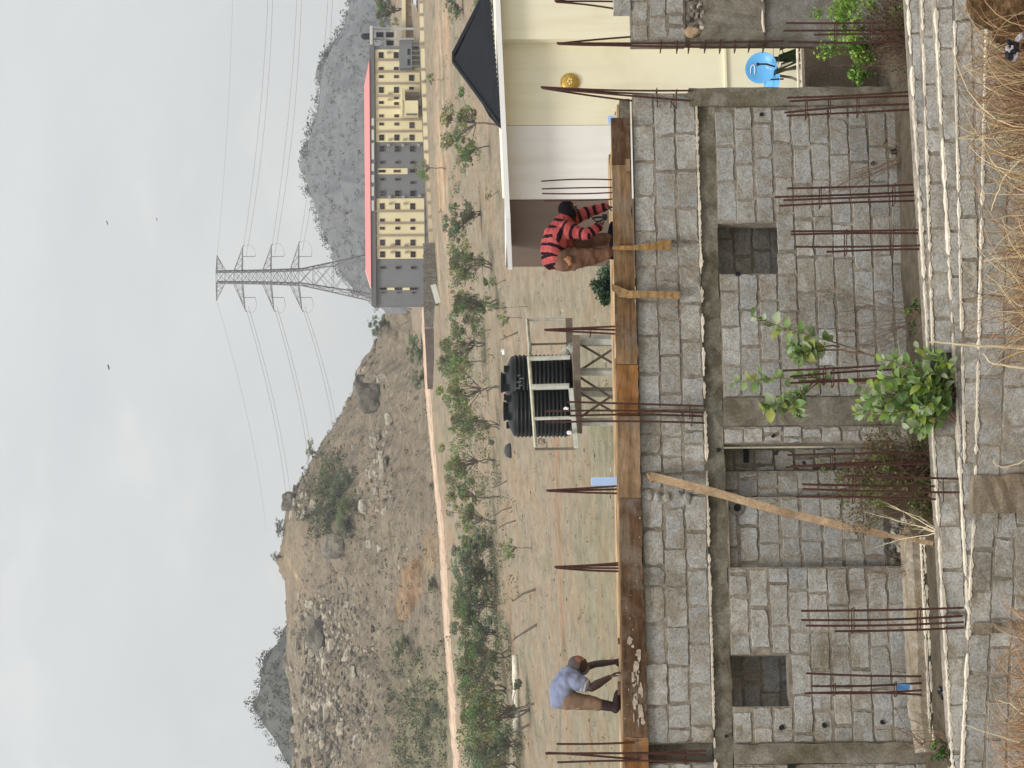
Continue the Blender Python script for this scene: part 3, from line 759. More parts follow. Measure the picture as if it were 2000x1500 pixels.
wire(tips[(423, 1)], at(455, -420, 430), 1.4, 'thin topmost wire running right from the tip of the transmission tower', .022)
wire(tips[(423, -1)], at(520, 1040, 610), 1.4, 'thin topmost wire running left from the tip of the transmission tower', .022)

# ================================================================== long apartment block
M['ap_yellow'] = plain('block_yellow_paint', (.74, .66, .42), .3, .06, .85, .03, spec=.1)
M['ap_grey'] = plain('block_grey_paint', (.185, .19, .2), .3, .08, .85, .03, spec=.1)
M['ap_band'] = plain('block_grey_band', (.15, .15, .152), .3, .08, .85, .03, spec=.1)
M['ap_pil'] = plain('block_taupe_pilaster', (.33, .265, .21), .3, .08, .85, .03)
M['ap_roof'] = plain('pink_red_roof_sheet', (.64, .2, .19), .5, .06, .6, .03)
M['ap_glass'] = plain('dark_window_glass', (.022, .016, .019), .8, .3, .5, 0, spec=.2)
M['ap_ac'] = plain('ac_unit_casing', (.42, .39, .33), .8, .15, .7, .03)
M['ap_white'] = plain('white_eave_board', (.55, .55, .53), .5, .05, .7, .03)
DA = 400
fa = Frame(at(835, 595, DA), Vector((at(835, 90, DA).x, at(835, 90, DA).y, at(835, 595, DA).z)))
def ab(mb, y0, y1, x0, x1, t0, t1, **kw):     # box on the facade from photograph spans
    a0, z0 = fa.at(x1, y1); a1, z1 = fa.at(x0, y0)
    a0b, _ = fa.at(x0, y1); a1b, _ = fa.at(x1, y0)
    zl = (fa.at(x1, (y0 + y1) / 2)[1]); zh = fa.at(x0, (y0 + y1) / 2)[1]
    mb.fbox(fa, a0, a1, zl, zh, t0, t1, **kw)
apt = empty('apartment_block', fa.P(23, -1), 'long three-storey building in yellow and grey with a pink red roof', 'building')
mb = MB(); ab(mb, 90, 595, 733, 836, -12, 0); mb.build('grey_wall', M['ap_grey'], apt)
mb = MB()
for y0, y1, x0, x1 in [(97, 277, 733.5, 829), (388, 505, 736, 829), (329, 340, 738, 796)]: ab(mb, y0, y1, x0, x1, 0, .12)
for x0, x1 in ((741, 744), (756, 771), (786, 806)): ab(mb, 562, 566.5, x0, x1, 0, .12)
mb.build('yellow_wall', M['ap_yellow'], apt)
mb = MB(); ab(mb, 88, 597, 723.5, 733.2, -12.3, .5); mb.build('eave_band', M['ap_band'], apt)
for y0, y1 in [(232, 246), (254, 274), (280, 312), (320, 335), (342, 357), (365, 383), (392, 412)]:
    mb = MB(); ab(mb, y0, y1, 726, 731, .5, .62); mb.build('eave_board', M['ap_white'], apt)
for y in [117.5, 140, 163.5, 187.5, 210, 234, 257, 412.5, 436, 460, 484]:
    mb = MB(); ab(mb, y - 1.6, y + 1.6, 733.3, 830, .12, .42); mb.build('pilaster', M['ap_pil'], apt)
# hipped roof
mb = MB(); e0, zl = fa.at(723.4, 560); zr = fa.at(709, 350)[1]; L1 = fa.at(723.4, 563)[0]; L2 = fa.at(723.4, 118)[0]; r1 = fa.at(709, 525)[0]; r2 = fa.at(707, 160)[0]
zl = fa.at(723.4, 350)[1]; mid = -6
mb.add([fa.P(L1, zl, .7), fa.P(L2, zl, .7), fa.P(L2, zl, -12.6), fa.P(L1, zl, -12.6), fa.P(r1, zr, mid), fa.P(r2, zr, mid)], [(0, 1, 5, 4), (1, 2, 5), (2, 3, 4, 5), (3, 0, 4), (3, 2, 1, 0)])
mb.build('roof', M['ap_roof'], apt)
mb = MB(); mb.tube([fa.P(r1, zr, mid), fa.P(L1, zl, .7)], .12, 5); mb.build('ridge_cap', plain('ridge_cap', (.75, .55, .45), 1, .1), apt)
def window(y, x, w, h):     # w along y, h along x, photograph pixels
    mb = MB(); ab(mb, y - w / 2 - .5, y + w / 2 + .5, x - h / 2 - .5, x + h / 2 + .5, .1, .2); fr_ = mb.build('window', M['ap_pil'], apt)
    mb = MB(); ab(mb, y - w / 2, y + w / 2, x - h / 2, x + h / 2, .19, .24, col=g3(rnd.choice([.6, .8, 1, 1, 1.3, 2.2, 3.2]))); mb.build('pane', M['ap_glass'], fr_)
    if w > 8:
        mb = MB(); ab(mb, y - .2, y + .2, x - h / 2, x + h / 2, .235, .27); mb.build('mullion', M['ap_band'], fr_)
R1, R2, R3 = (lambda y: 744 + (y - 100) * .0075), (lambda y: 773.5 + (y - 100) * .0085), (lambda y: 803 + (y - 100) * .009)
BIG, SM, TH = (11, 9), (5, 8.5), (4.5, 13)
for y, kinds in [(108, (BIG, BIG, 0)), (134, (SM, SM, 0)), (150, (SM, SM, 0)), (152.5, (0, 0, BIG)), (176, (BIG, BIG, 0)), (172.5, (0, 0, SM)), (200.5, (SM, 0, 0)), (191.5, (0, SM, 0)), (202.5, (0, SM, 0)), (226.5, (SM, SM, 0)),
                 (242.5, (SM, SM, 0)), (245, (0, 0, BIG)), (269, (BIG, BIG, BIG)), (291, (BIG, BIG, BIG)), (317.5, (SM, SM, SM)), (334.5, (TH, TH, 0)), (334, (0, 0, (7, 10))), (350.5, (SM, SM, 0)), (357, (0, 0, SM)), (378, (BIG, BIG, BIG)),
                 (403, (BIG, BIG, BIG)), (430, (SM, SM, SM)), (446, (SM, SM, SM)), (474, (BIG, BIG, BIG)), (497, (BIG, BIG, BIG)), (523, (SM, SM, SM)), (564.2, (TH, TH, TH)), (572, ((2.5, 7), (2.5, 7), (2.5, 7)))]:
    for k, rw in zip(kinds, (R1, R2, R3)):
        if k: window(y, rw(y), *k)
for y, x in [(103, 758), (103, 784), (183, 760), (195, 760), (273, 761), (273, 789), (284, 759), (284, 787), (284, 818), (385, 761), (385, 788), (383, 820), (398, 762), (398, 790), (479, 765), (479, 792), (493, 765), (493, 793)]:
    mb = MB(); ab(mb, y - 2.2, y + 2.2, x - 2.8, x + 2.8, .12, .55); u = mb.build('air_conditioner', M['ap_ac'], apt)
    mb = MB(); s_, z_ = fa.at(x, y); mb.lathe([(.15, 0), (.15, .03)], fa.P(s_, z_, .55), 10, axis=(fa.e, fa.k, fa.n)); mb.build('fan_grille', M['ap_pil'], u)
# round grey entrance tower, porch columns, yellow portico
mb = MB(); ab(mb, 92, 137, 781, 806, .12, 3.0); mb.build('entrance_porch', M['ap_grey'], apt)
mb = MB(); s_, z_ = fa.at(806, 97); mb.lathe([(1.5, 0), (1.5, fa.at(781, 97)[1] - z_)], fa.P(s_, z_, 1.6), 16, axis=(fa.e, fa.n * -1, fa.k)); mb.build('stair_turret', M['ap_grey'], apt, smooth=False)
for y in (106, 126):
    mb = MB(); ab(mb, y - 6, y + 6, 797, 802, 3.0, 3.06); mb.build('window', M['ap_glass'], apt)
for y in (94, 104, 113, 122, 133):
    mb = MB(); ab(mb, y - 1.2, y + 1.2, 806, 836, 2.4, 3.0); mb.build('porch_column', M['ap_band'], apt)
mb = MB(); ab(mb, 96, 102, 824, 832, 3.05, 3.15); mb.build('white_panel', M['ap_white'], apt)
mb = MB(); ab(mb, 178, 231, 784, 788, .42, 4.2); ab(mb, 202, 231, 788, 818, .42, 4.0); ab(mb, 178, 202, 788, 792, .42, 4.1); mb.build('portico', M['ap_yellow'], apt)
mb = MB(); ab(mb, 180, 201.5, 793, 818, .15, .3); mb.build('portico_shade_wall', M['ap_pil'], apt)
mb = MB(); ab(mb, 227, 230.5, 795, 816, 4.0, 4.1); mb.build('grille', M['ap_band'], apt)

# perimeter walls in front of it
M['fence_yellow'] = plain('perimeter_yellow', (.74, .66, .44), .4, .08, .9, .05)
M['fence_tan'] = plain('perimeter_tan', (.55, .46, .31), .4, .15, .9, .1)
M['fence_grey'] = mat_concrete('perimeter_block_grey', (.13, .118, .1), (.27, .25, .21), (.5, .46, .4))
def strip_wall(name, spans, D, mat, label, posts=None, thick=.3, postmat=None):
    fr_ = Frame(at(840, spans[0][0], D), Vector((at(840, spans[-1][0], D).x, at(840, spans[-1][0], D).y, at(840, spans[0][0], D).z)))
    root = None; mb = MB(); mb2 = []
    for (ya, xt, xb), (yb, xt2, xb2) in zip(spans, spans[1:]):
        q = [fr_.W(xb, ya), fr_.W(xb2, yb), fr_.W(xt2, yb), fr_.W(xt, ya)]
        b = [p - fr_.n * thick for p in q]
        mb.hexa([q[0], q[1], b[1], b[0], q[3], q[2], b[2], b[3]])
    root = empty(name, fr_.W(spans[0][2], spans[0][0]), label, 'wall')
    mb.build('wall_panel', mat, root)
    for y in posts or []:
        xt = lerp_tab([(s[0], s[1]) for s in sorted(spans)], y); xb = lerp_tab([(s[0], s[2]) for s in sorted(spans)], y)
        mb = MB(); a, zt = fr_.at(xt - 1, y); zb = fr_.at(xb + 1, y)[1]; mb.fbox(fr_, a - .22, a + .22, zb - .5, zt, -.35, .28); mb.build('pillar', postmat or M['ap_pil'], root)
    return root
strip_wall('perimeter_wall', [(325, 829, 848), (240, 826, 845), (150, 823, 840), (95, 822, 837)], 385, M['fence_yellow'], 'yellow perimeter wall with brown pillars in front of the right half of the long building', [324, 297, 270, 243, 214, 187, 160, 136])
strip_wall('perimeter_wall', [(86, 821, 836), (40, 820, 834), (-60, 818, 832)], 385, M['fence_yellow'], 'yellow perimeter wall beside the gate at the upper right corner', [85, 57, 29, 4])
strip_wall('perimeter_wall', [(478, 838, 853), (420, 836, 852), (326, 832, 850)], 385, M['fence_tan'], 'unfinished tan perimeter wall in front of the left half of the long building', [477, 450, 424, 396, 372, 350])
strip_wall('perimeter_wall', [(640, 829, 846), (600, 827, 849), (560, 827, 853), (476, 827, 855)], 382, M['fence_grey'], 'grey block perimeter wall below the grey end of the long building', [595, 570, 545, 520, 500, 478], postmat=M['fence_grey'])
strip_wall('boundary_bank', [(760, 835, 845), (700, 832, 848), (641, 829, 847)], 384, plain('bank_shadow_tone', (.13, .1, .085), .8, .4), 'low dark crumbling wall continuing left of the grey block wall by the road')  # the dark shadow along this low wall is put into its colour
fb = strip_wall('courtyard_wall', [(86, 792, 822), (40, 792, 820), (-60, 790, 818)], 412, plain('courtyard_brown', (.42, .31, .2), .4, .1), 'brown panelled courtyard wall with a cream top rail at the upper right', [48, 29, 9])
mb = MB(); mb.beam(at(789, 90, 411.5), at(788, -60, 411.5), .5, .7); mb.build('top_rail', M['fence_yellow'], fb)
# leaning pale sheet by the wall
mb = MB(); mb.beam(at(846, 556, 379), at(856, 592, 378), .1, .9); tag(mb.build('tin_sheet', plain('pale_tin', (.6, .62, .56), 1, .1)), 'pale sheet leaning on the ground at the grey perimeter wall', 'sheet')
# water tower
DT = 408; k = DT / F
wt = empty('water_tower', at(826, 77, DT), 'pale steel water tower carrying a black tank at the right end of the long building', 'water tower')
mb = MB()
for y in (56, 76, 92):
    mb.beam(at(727, y, DT), at(826, y, DT), .3, .3); mb.beam(at(727, y, DT + 4), at(826, y, DT + 4), .3, .3)
mb.build('post', M['ap_white'], wt)
mb = MB(); mb.beam(at(726, 54, DT), at(726, 94, DT), 4.2, .5, Vector((0, 0, 1)))
for x in (752, 773): mb.beam(at(x, 55, DT), at(x, 93, DT), .2, .25); mb.beam(at(x, 55, DT + 4), at(x, 93, DT + 4), .2, .25)
mb.build('platform', M['ap_white'], wt)
mb = MB(); mb.lathe([(.55, 0), (.6, .1), (.6, 1.2), (.4, 1.6), (.15, 1.75)], at(724, 71, DT + 2), 16); mb.build('tank', M['tank'], wt, smooth=True)
for y, x0, x1 in [(68, 735, 749), (68, 754, 769), (84, 755, 769)]:
    mb = MB(); mb.box(at((x0 + x1) / 2, y, DT + 3), ((9) * k, .8, (x1 - x0) * k)); mb.build('hung_panel', M['ap_glass'], wt)
# parked car behind the yellow wall
DC = 398; k = DC / F
car = empty('parked_car', at(826, 8, DC), 'dark parked car with a pale windscreen behind the yellow wall at the upper right corner', 'car')
pc = at(826, 4, DC); ax = (Vector((1, 0, 0)), Vector((0, 1, 0)), Vector((0, 0, 1)))
def prism(mb, prof, y0, y1, **kw):
    n = len(prof); mb.add([pc + Vector((px, y0, pz)) for px, pz in prof] + [pc + Vector((px, y1, pz)) for px, pz in prof], [tuple(range(n))[::-1], tuple(n + i for i in range(n))] + [(i, (i + 1) % n, n + (i + 1) % n, n + i) for i in range(n)], **kw)
mb = MB(); prism(mb, [(-2.1, .35), (2.1, .35), (2.15, .8), (1.9, 1.0), (-.9, 1.05), (-2.0, .9), (-2.15, .6)], -.85, .85); prism(mb, [(-.95, 1.05), (1.85, 1.0), (1.5, 1.75), (-.2, 1.8)], -.75, .75); mb.build('body', plain('car_black', (.02, .02, .025), 2, .1, .3, 0, spec=.5), car)
mb = MB(); mb.add([pc + Vector((-1.0, -.72, 1.1)), pc + Vector((-1.0, .72, 1.1)), pc + Vector((-.28, .66, 1.76)), pc + Vector((-.28, -.66, 1.76))], [(0, 1, 2, 3)]); mb.add([pc + Vector((-.85, -.77, 1.12)), pc + Vector((.3, -.77, 1.12)), pc + Vector((.3, -.77, 1.65)), pc + Vector((-.25, -.77, 1.7))], [(0, 1, 2, 3)]); mb.build('windscreen', plain('pale_reflecting_glass', (.7, .78, .8), 1, .05, .1, 0, spec=.8), car)
for dx in (-1.35, 1.35):
    for dy in (-.8, .8):
        mb = MB(); mb.lathe([(.33, -.1), (.33, .1)], pc + Vector((dx, dy, .33)), 16, axis=(Vector((1, 0, 0)), Vector((0, 0, 1)), Vector((0, 1, 0)))); mb.build('wheel', M['black'], car)
# birds
for i, (x, y, lab) in enumerate([(213, 719, 'dark bird alone in the sky left of the transmission tower'), (210, 437, 'faint tiny bird high in the sky on the right'), (307, 430, 'faint tiny bird below the other one on the right')]):
    D = 140 + i * 60; p = at(x, y, D); mb = MB(); w = .16 if i == 0 else .2
    mb.tube([p + Vector((-.1, -.05, 0)), p, p + Vector((.12, .06, .02))], [.012, .04, .012], 6)
    mb.add([p + Vector((0, -.04, .02)), p + Vector((0, .06, .02)), p + Vector((-.06, .03 + w, .1)), p + Vector((-.1, w * 1.3, .05))], [(0, 1, 2, 3)]); mb.add([p + Vector((0, -.04, .02)), p + Vector((0, .06, .02)), p + Vector((w, .03, .12)), p + Vector((w * 1.6, -.02, .02))], [(0, 1, 2, 3)])
    tag(mb.build('bird', M['black'], origin=p), lab, 'bird')

# ================================================================== neighbouring house
DH = 50
HO = at(1200, 388, DH)
fh = Frame(HO, HO + Vector((math.cos(R(12)), math.sin(R(12)), 0)))
def hbox(mb, y0, y1, x0, x1, t0, t1, **kw):
    xm = (x0 + x1) / 2; ym = (y0 + y1) / 2
    mb.fbox(fh, fh.at(xm, y1)[0], fh.at(xm, y0)[0], fh.at(x1, ym)[1], fh.at(x0, ym)[1], t0, t1, **kw)
HD = 5.6                                     # depth of the white wing
house = empty('neighbour_house', fh.W(1600, 200), 'cream and white rendered house with a black hipped roof and white parapet', 'house')
mb = MB(); q = [fh.W(1640, 245), fh.W(1640, -260), fh.W(965 - 5, -260), fh.W(984, 245)]; q[1] = Vector((*q[2].xy, q[1].z)); q[0] = Vector((*q[3].xy, q[0].z)); b = [p - fh.n * HD for p in q]; mb.hexa([q[0], q[1], b[1], b[0], q[3], q[2], b[2], b[3]]); mb.build('cream_wall', M['cream_paint'], house)
mb = MB(); hbox(mb, -260, 84, 976, 1640, .001, .3); mb.build('projecting_wall', M['cream_paint'], house)
zt_, zb_ = fh.at(990, 388)[1], fh.at(1640, 388)[1]; s245 = fh.at(1100, 245)[0]
mb = MB(); mb.fbox(fh, 0, s245 - .003, zb_, zt_, -HD, .004); mb.build('white_wall', M['white_paint'], house)
mb = MB(); mb.fbox(fh, -.03, -.002, zb_, zt_ - .02, -HD - .02, -.012); mb.build('shaded_side_wall', M['wall_shade_brown'], house)  # thin skin on the left side wall; its shade is put into the brown
OV = .62                                     # eave overhang
cornr = fh.P(-OV, 0, OV); FS = Frame(cornr, cornr - fh.n * 3)
yc = proj(fh.P(-OV, fh.at(992, 440)[1], OV))[1]
line = lambda y, lo: (991.8 - (526 - y) * .0471) + lo
ft, fb_ = fh.W(line(yc, 0), yc, OV), fh.W(line(yc, 9.6), yc, OV); rt_, rb_ = fh.W(line(-260, 0), -260, OV), fh.W(line(-260, 10), -260, OV)
lt, lb = FS.W(line(527, .4), 527), FS.W(line(527, 8.8), 527)
def plank(p, th, name):
    mb = MB(); q = [v - th for v in p]; mb.hexa([p[0], p[1], q[1], q[0], p[3], p[2], q[2], q[3]]); mb.build(name, M['fascia'], house)
plank([fb_, rb_, rt_, ft], fh.n * .12, 'fascia_board')
plank([lb, fb_ - fh.n * .003, ft - fh.n * .003, lt], fh.e * -.12, 'fascia_board')
mb = MB(); dz = Vector((0, 0, .02)); k_ = (lt - ft).length; bl_, br_ = lt - Vector((0, 0, .07)) + fh.e * .13, rt_ - fh.n * k_ - Vector((0, 0, .12)); a_, b_ = ft - Vector((0, 0, .03)) - fh.n * .13 + fh.e * .13, rt_ - Vector((0, 0, .03)) - fh.n * .13
mb.hexa([a_ - dz, b_ - dz, br_ - dz, bl_ - dz, a_, b_, br_, bl_]); mb.build('roof_slab', M['fascia'], house)
# black hipped roof with straight corrugations running up the slope
mb = MB(); ap0 = fh.W(889, 122, -4.0); ap1 = fh.W(889, 101, -4.0); l = fh.W(981, 247, .5); r = fh.W(957, -30, .5); bl = l + Vector((l.x, l.y, 0)).normalized() * 9; br = r - fh.n * 9
def hipface(p0, p1, a0, a1, nn):             # p0-p1 eave, a0-a1 ridge (may coincide); strips stay parallel
    ed = (p1 - p0); L = ed.length; u = ed / L; sA = (a0 - p0).dot(u); sB = (a1 - p0).dot(u)
    nrm = (ed.cross(a0 - p0)).normalized(); nrm = -nrm if nrm.z < 0 else nrm
    def top(s):
        if s < sA: return p0.lerp(a0, s / sA) if sA > 1e-6 else a0
        if s > sB: return p1.lerp(a1, (L - s) / (L - sB)) if L - sB > 1e-6 else a1
        return a0.lerp(a1, (s - sA) / (sB - sA)) if sB - sA > 1e-6 else a0
    for i in range(nn):
        s0, s1, s2 = L * i / nn, L * (i + .5) / nn, L * (i + 1) / nn; hgt = nrm * .03
        mb.add([p0 + u * s0, p0 + u * s1 + hgt, p0 + u * s2, top(s2), top(s1) + hgt, top(s0)], [(0, 1, 4, 5), (1, 2, 3, 4)])
hipface(l, r, ap0, ap1, 30); hipface(bl, l, ap0, ap0, 20); hipface(r, br, ap1, ap1, 20); hipface(br, bl, ap1, ap0, 20)
mb.build('roof', M['roofblack'], house)
mb = MB(); mb.tube([l, ap0], .07, 6); mb.tube([r, ap1], .07, 6); mb.tube([ap0, ap1], .08, 6); mb.build('hip_cap', M['roofblack'], house)
# plinth line, gold wall lamp
mb = MB(); hbox(mb, 84, 250, 1415.5, 1420, .0, .05); mb.build('plinth_line', M['cream_paint'], house)
mb = MB(); p = fh.W(1113, 161); mb.lathe([(.21, 0), (.21, .03), (.17, .06), (.1, .08), (.02, .09)], p, 24, axis=(fh.e, fh.k, fh.n)); lm = mb.build('wall_lamp', M['gold'], house, smooth=True)
mb = MB()
for i in range(5):
    w = i * 2 * math.pi / 5 + .4; mb.blob(p + (fh.e * math.cos(w) * 1.2 + fh.k * math.sin(w) * .8) * .05 + fh.n * .085, (.03, .02, .024), i, .1, 1)
mb.build('lamp_crystal', plain('lamp_glass', (.85, .7, .3), 10, .1, .15, 0, spec=.8), lm)
# terrace in front with white rail, plants, dishes
mb = MB(); hbox(mb, -60, 262, 1566, 1700, 0.0, 4.0); tag(mb.build('terrace', M['conc_grey']), kind='structure')
rail = empty('terrace_rail', fh.W(1566, 130, 3.9), 'pair of pale pipes along the terrace edge under the blue dish', 'rail')
for x, r in ((1558.5, .03), (1567, .035)):
    mb = MB(); mb.tube([fh.W(x - 2, 60, 3.9), fh.W(x + 2, 200, 3.9)], r, 8); mb.build('pipe', M['cream'], rail)
def dish(x, y, t, r, lab, face):
    c = fh.W(x, y, t); root = empty('satellite_dish', c - Vector((0, 0, r + .25)), lab, 'satellite dish')
    n = face.normalized(); u = (Vector((0, 0, 1)) - n * n.z).normalized(); s = u.cross(n) * -1
    mb = MB(); mb.lathe([(.001, -.1 * r), (r * .35, -.08 * r), (r * .7, 0.02 * r), (r, .2 * r), (r * 1.02, .2 * r), (r * .7, -.03 * r), (r * .3, -.14 * r), (.001, -.16 * r)], c, 40, axis=(s, u, n)); mb.build('reflector', M['dishblue'], root, smooth=True)
    mb = MB(); mb.tube([c - u * r * .95 - n * .05, c - u * r * .5 + n * r * .75, c - u * r * .02 + n * r * .95], .018, 6); mb.tube([c - u * .03 * r + n * r * .93, c + u * .08 * r + n * r * .9], .035, 8); mb.build('feed_arm', M['black'], root)
    mb = MB(); mb.tube([c - n * .1 - u * .1, c - n * .25 - u * r, c - n * .25 - u * (r + .5)], .03, 8); mb.build('mast', M['steel_brown'], root)
    return c, s, u, n, root
fc = fh.n * 1 + Vector((0, 0, .38)) - fh.e * .03
c, s, u, n, rt = dish(1488, 134, 3.0, .335, 'upright sky blue satellite dish with a white curved mark, before the cream house', fc)
mb = MB()
arc = [c + s * a_ + u * b_ for a_, b_ in [(.1, .235), (.04, .238), (-.02, .232), (-.07, .218), (-.1, .195), (-.1, .172), (-.07, .155), (-.02, .148), (.04, .15), (.08, .155), (.1, .16)]]
def onrefl(q):
    d = q - c; rr = math.hypot(d.dot(s), d.dot(u)) / .335
    return c + s * d.dot(s) + u * d.dot(u) + n * (lerp_tab([(0, -.1), (.35, -.08), (.7, .02), (1, .2)], rr) * .335 + .008)
mb.tube([onrefl(q) for q in arc], [.004] + [.011] * 9 + [.004], 6)
mb.build('white_mark', M['fascia'], rt)
mb = MB()
for dx, dz, w in ((-.035, -.1, .022), (.0, -.14, .03), (.03, -.2, .026), (.0, -.24, .02)): mb.blob(onrefl(c + s * dx + u * dz), (w, w * .4, w), 3, .2, 1)
mb.build('lower_mark', plain('pale_blue_print', (.55, .75, .9), 3, .05), rt)
dish(1509, 147, 1.2, .33, 'second blue dish tilted back and mostly hidden under the upright one', Vector((0, -.5, 1.0)) - fh.e * .3)
# dark leafy agave-like plant at the terrace
root = empty('terrace_plant', fh.W(1562, 95, 3.2), 'dark green blade-leaved plant growing between the dish and the right wing', 'plant')
mb = MB(); rr = random.Random(8); b0 = fh.W(1566, 92, 3.2)
for i in range(26):
    w = rr.uniform(0, 6.28); L = rr.uniform(.5, 1.0); d = Vector((math.cos(w), math.sin(w) * .7, 0)); q = b0 + Vector((rr.uniform(-.35, .35), rr.uniform(-.2, .2), 0))
    m = q + d * L * .35 + Vector((0, 0, L * .7)); e = q + d * L * .9 + Vector((0, 0, L * .75)); sd = d.cross(Vector((0, 0, 1))) * .05
    k = rr.uniform(.6, 1.4); mb.add([q - sd, q + sd, m + sd * 1.2, m - sd * 1.2, e], [(0, 1, 2, 3), (3, 2, 4)], 0, (.03 * k, .065 * k, .02 * k))
mb.build('blade_leaves', M['leaf'], root)
# light blue board leaning by the board end of the slab (beside the house) is built with the slab

# ================================================================== water tanks on a steel stand
DK = 52; kt = DK / F
stand = empty('tank_stand', at(1250, 740, DK), 'pale steel stand with railings carrying two black water tanks', 'tank stand')
def T(x, y, d=0.0): return at(x, y, DK) + Vector((0, d, 0))
mb = MB(); mb.beam(T(1124, 655, -.3), T(1129, 846, -.3), .16, .16); mb.build('deck_beam', M['steel_brown'], stand)
mb = MB(); mb.beam(T(1115, 618, 1.3), T(1123, 850, 1.3), .14, .16); mb.build('deck_beam', M['steel_brown'], stand)
mb = MB(); mb.hexa([T(1121, 668, -.3), T(1126, 846, -.3), T(1122, 846, 1.6), T(1117, 668, 1.6), T(1119.5, 668, -.3), T(1124.5, 846, -.3), T(1120.5, 846, 1.6), T(1115.5, 668, 1.6)]); mb.build('deck_plate', M['steel_brown'], stand)
mb = MB(); mb.beam(T(1113, 758, -.5), T(1124, 874, -.5), .08, .1); mb.build('toe_board', M['galv'], stand)
for y, d, w in ((664, 0, .16), (726, 0, .13), (766, .9, .16), (824, .0, .13), (668, 1.5, .1)):
    mb = MB(); mb.beam(T(1128, y, d), T(1420, y, d), w, w); mb.build('stand_leg', M['galv'], stand)
mb = MB()
for a, b in (((1130, 670), (1215, 720)), ((1130, 735), (1215, 790)), ((1130, 765), (1215, 815)), ((1130, 818), (1215, 760)), ((1215, 670), (1132, 724))): mb.tube([T(*a, .1), T(*b, .1)], .03, 5)
mb.build('brace', M['steel_brown'], stand)
mb = MB()
for pts in ([(1032, 620, 1.6), (1036, 700, .3)], [(1032, 697, -.4), (1037, 760, -.5), (1045, 872, -.5)], [(1036, 670, .5), (1033, 698, -.4)]): mb.tube([T(*p) for p in pts], .042, 7)
mb.build('top_rail', plain('yellowish_rail', (.45, .44, .33), 6, .25, .6, .1), stand)
for x0, y0, x1, y1, d, r in [(1034, 621, 1110, 619, 1.6, .035), (1034, 672, 1110, 670, .5, .025), (1034, 701, 1112, 698, -.4, .055), (1036, 756, 1110, 754, -.5, .07), (1043, 817, 1116, 815, -.5, .04), (1044, 876, 1122, 875, -.5, .03)]:
    mb = MB(); mb.tube([T(x0, y0, d), T(x1, y1, d)], r, 7); mb.build('railing_post', M['galv'] if r > .03 else M['steel_brown'], stand)
def tank(yc, xb, xt, r, d, lab):
    b = T(xb, yc, d + .6); H = (xb - xt) * kt; root = empty('water_tank', b, lab, 'water tank', 'black water tanks on the steel stand'); prof = [(r * .97, 0)]; n = 13; body = H * .80
    for i in range(n):
        z0 = .04 + (body - .04) * i / n; z1 = .04 + (body - .04) * (i + 1) / n; h = z1 - z0
        prof += [(r * .955, z0 + h * .08), (r * .965, z0 + h * .28), (r, z0 + h * .42), (r, z0 + h * .78), (r * .965, z0 + h * .92)]
    prof += [(r * .96, body + .02), (r * .93, body + .07), (r * .8, body + H * .07), (r * .62, body + H * .105), (r * .4, body + H * .125)]
    mb = MB(); mb.lathe(prof, b, 44); mb.build('tank_body', M['tank'], root, smooth=True)
    mb = MB(); mb.lathe([(r * .34, 0), (r * .34, H * .05), (r * .37, H * .055), (r * .37, H * .085), (.02, H * .095)], b + Vector((0, 0, body + H * .11)), 28); mb.build('lid', M['tank'], root)
    mb = MB()
    for w in (2.6, 4.4, 5.6): mb.box(b + Vector((math.cos(w) * r * .62, math.sin(w) * r * .62, body + H * .10)), (.16, .12, .16))
    mb.build('lifting_lug', M['tank'], root)
    return b, H, root
b, H, rt = tank(746, 1114, 978, 55 * kt, .35, 'right-hand black ribbed water tank with a faint pale mark')
cx = b + Vector((.02, -55 * kt - .004, H * .74)); mb = MB()
for i, (dx, dz, L) in enumerate([(-.16, .06, .1), (-.1, .0, .08), (-.02, .05, .12), (.06, -.02, .1), (.13, .04, .08)]): mb.beam(cx + Vector((dx, 0, dz)), cx + Vector((dx + .02, 0, dz - L)), .012, .03)
mb.build('faint_mark', plain('faint_print', (.1, .12, .13), 4, .2), rt)
b2, H2, rt2 = tank(803, 1114, 983, 52 * kt, .1, 'left-hand black ribbed water tank beside the field')
for rt_, y, x in ((rt, 798, 1103), (rt2, 844, 1109)):
    mb = MB(); mb.tube([T(x, y, -.55), T(x, y, -.72)], .05, 8); mb.tube([T(x, y, -.7), T(x + 5, y, -.7)], .035, 8); mb.build('outlet_pipe', M['fascia'], rt_)
mb = MB(); mb.tube([T(985, 684, .5), T(979, 684, .5)], .04, 8); mb.tube([T(985, 684, .5), T(985, 692, .5)], .045, 8); mb.build('inlet_pipe', M['fascia'], rt)
mb = MB(); mb.tube([T(1107, 684, .0), T(1101, 690, 0)], .09, 8); mb.tube([T(1108, 676, .0), T(1120, 684, 0)], .1, 8); tag(mb.build('pump_housing', M['galv']), 'grey pump housing on the stand beside the right-hand tank', 'pump')
mb = MB(); mb.blob(T(1057, 861, -.45), (.07, .06, .09), 3, .3, 2); mb.tube([T(1057, 861, -.45), T(1066, 864, -.45), T(1066, 874, -.45)], .02, 6); tag(mb.build('valve', M['ap_pil']), 'rusty valve fixed to the left railing of the tank stand', 'valve')
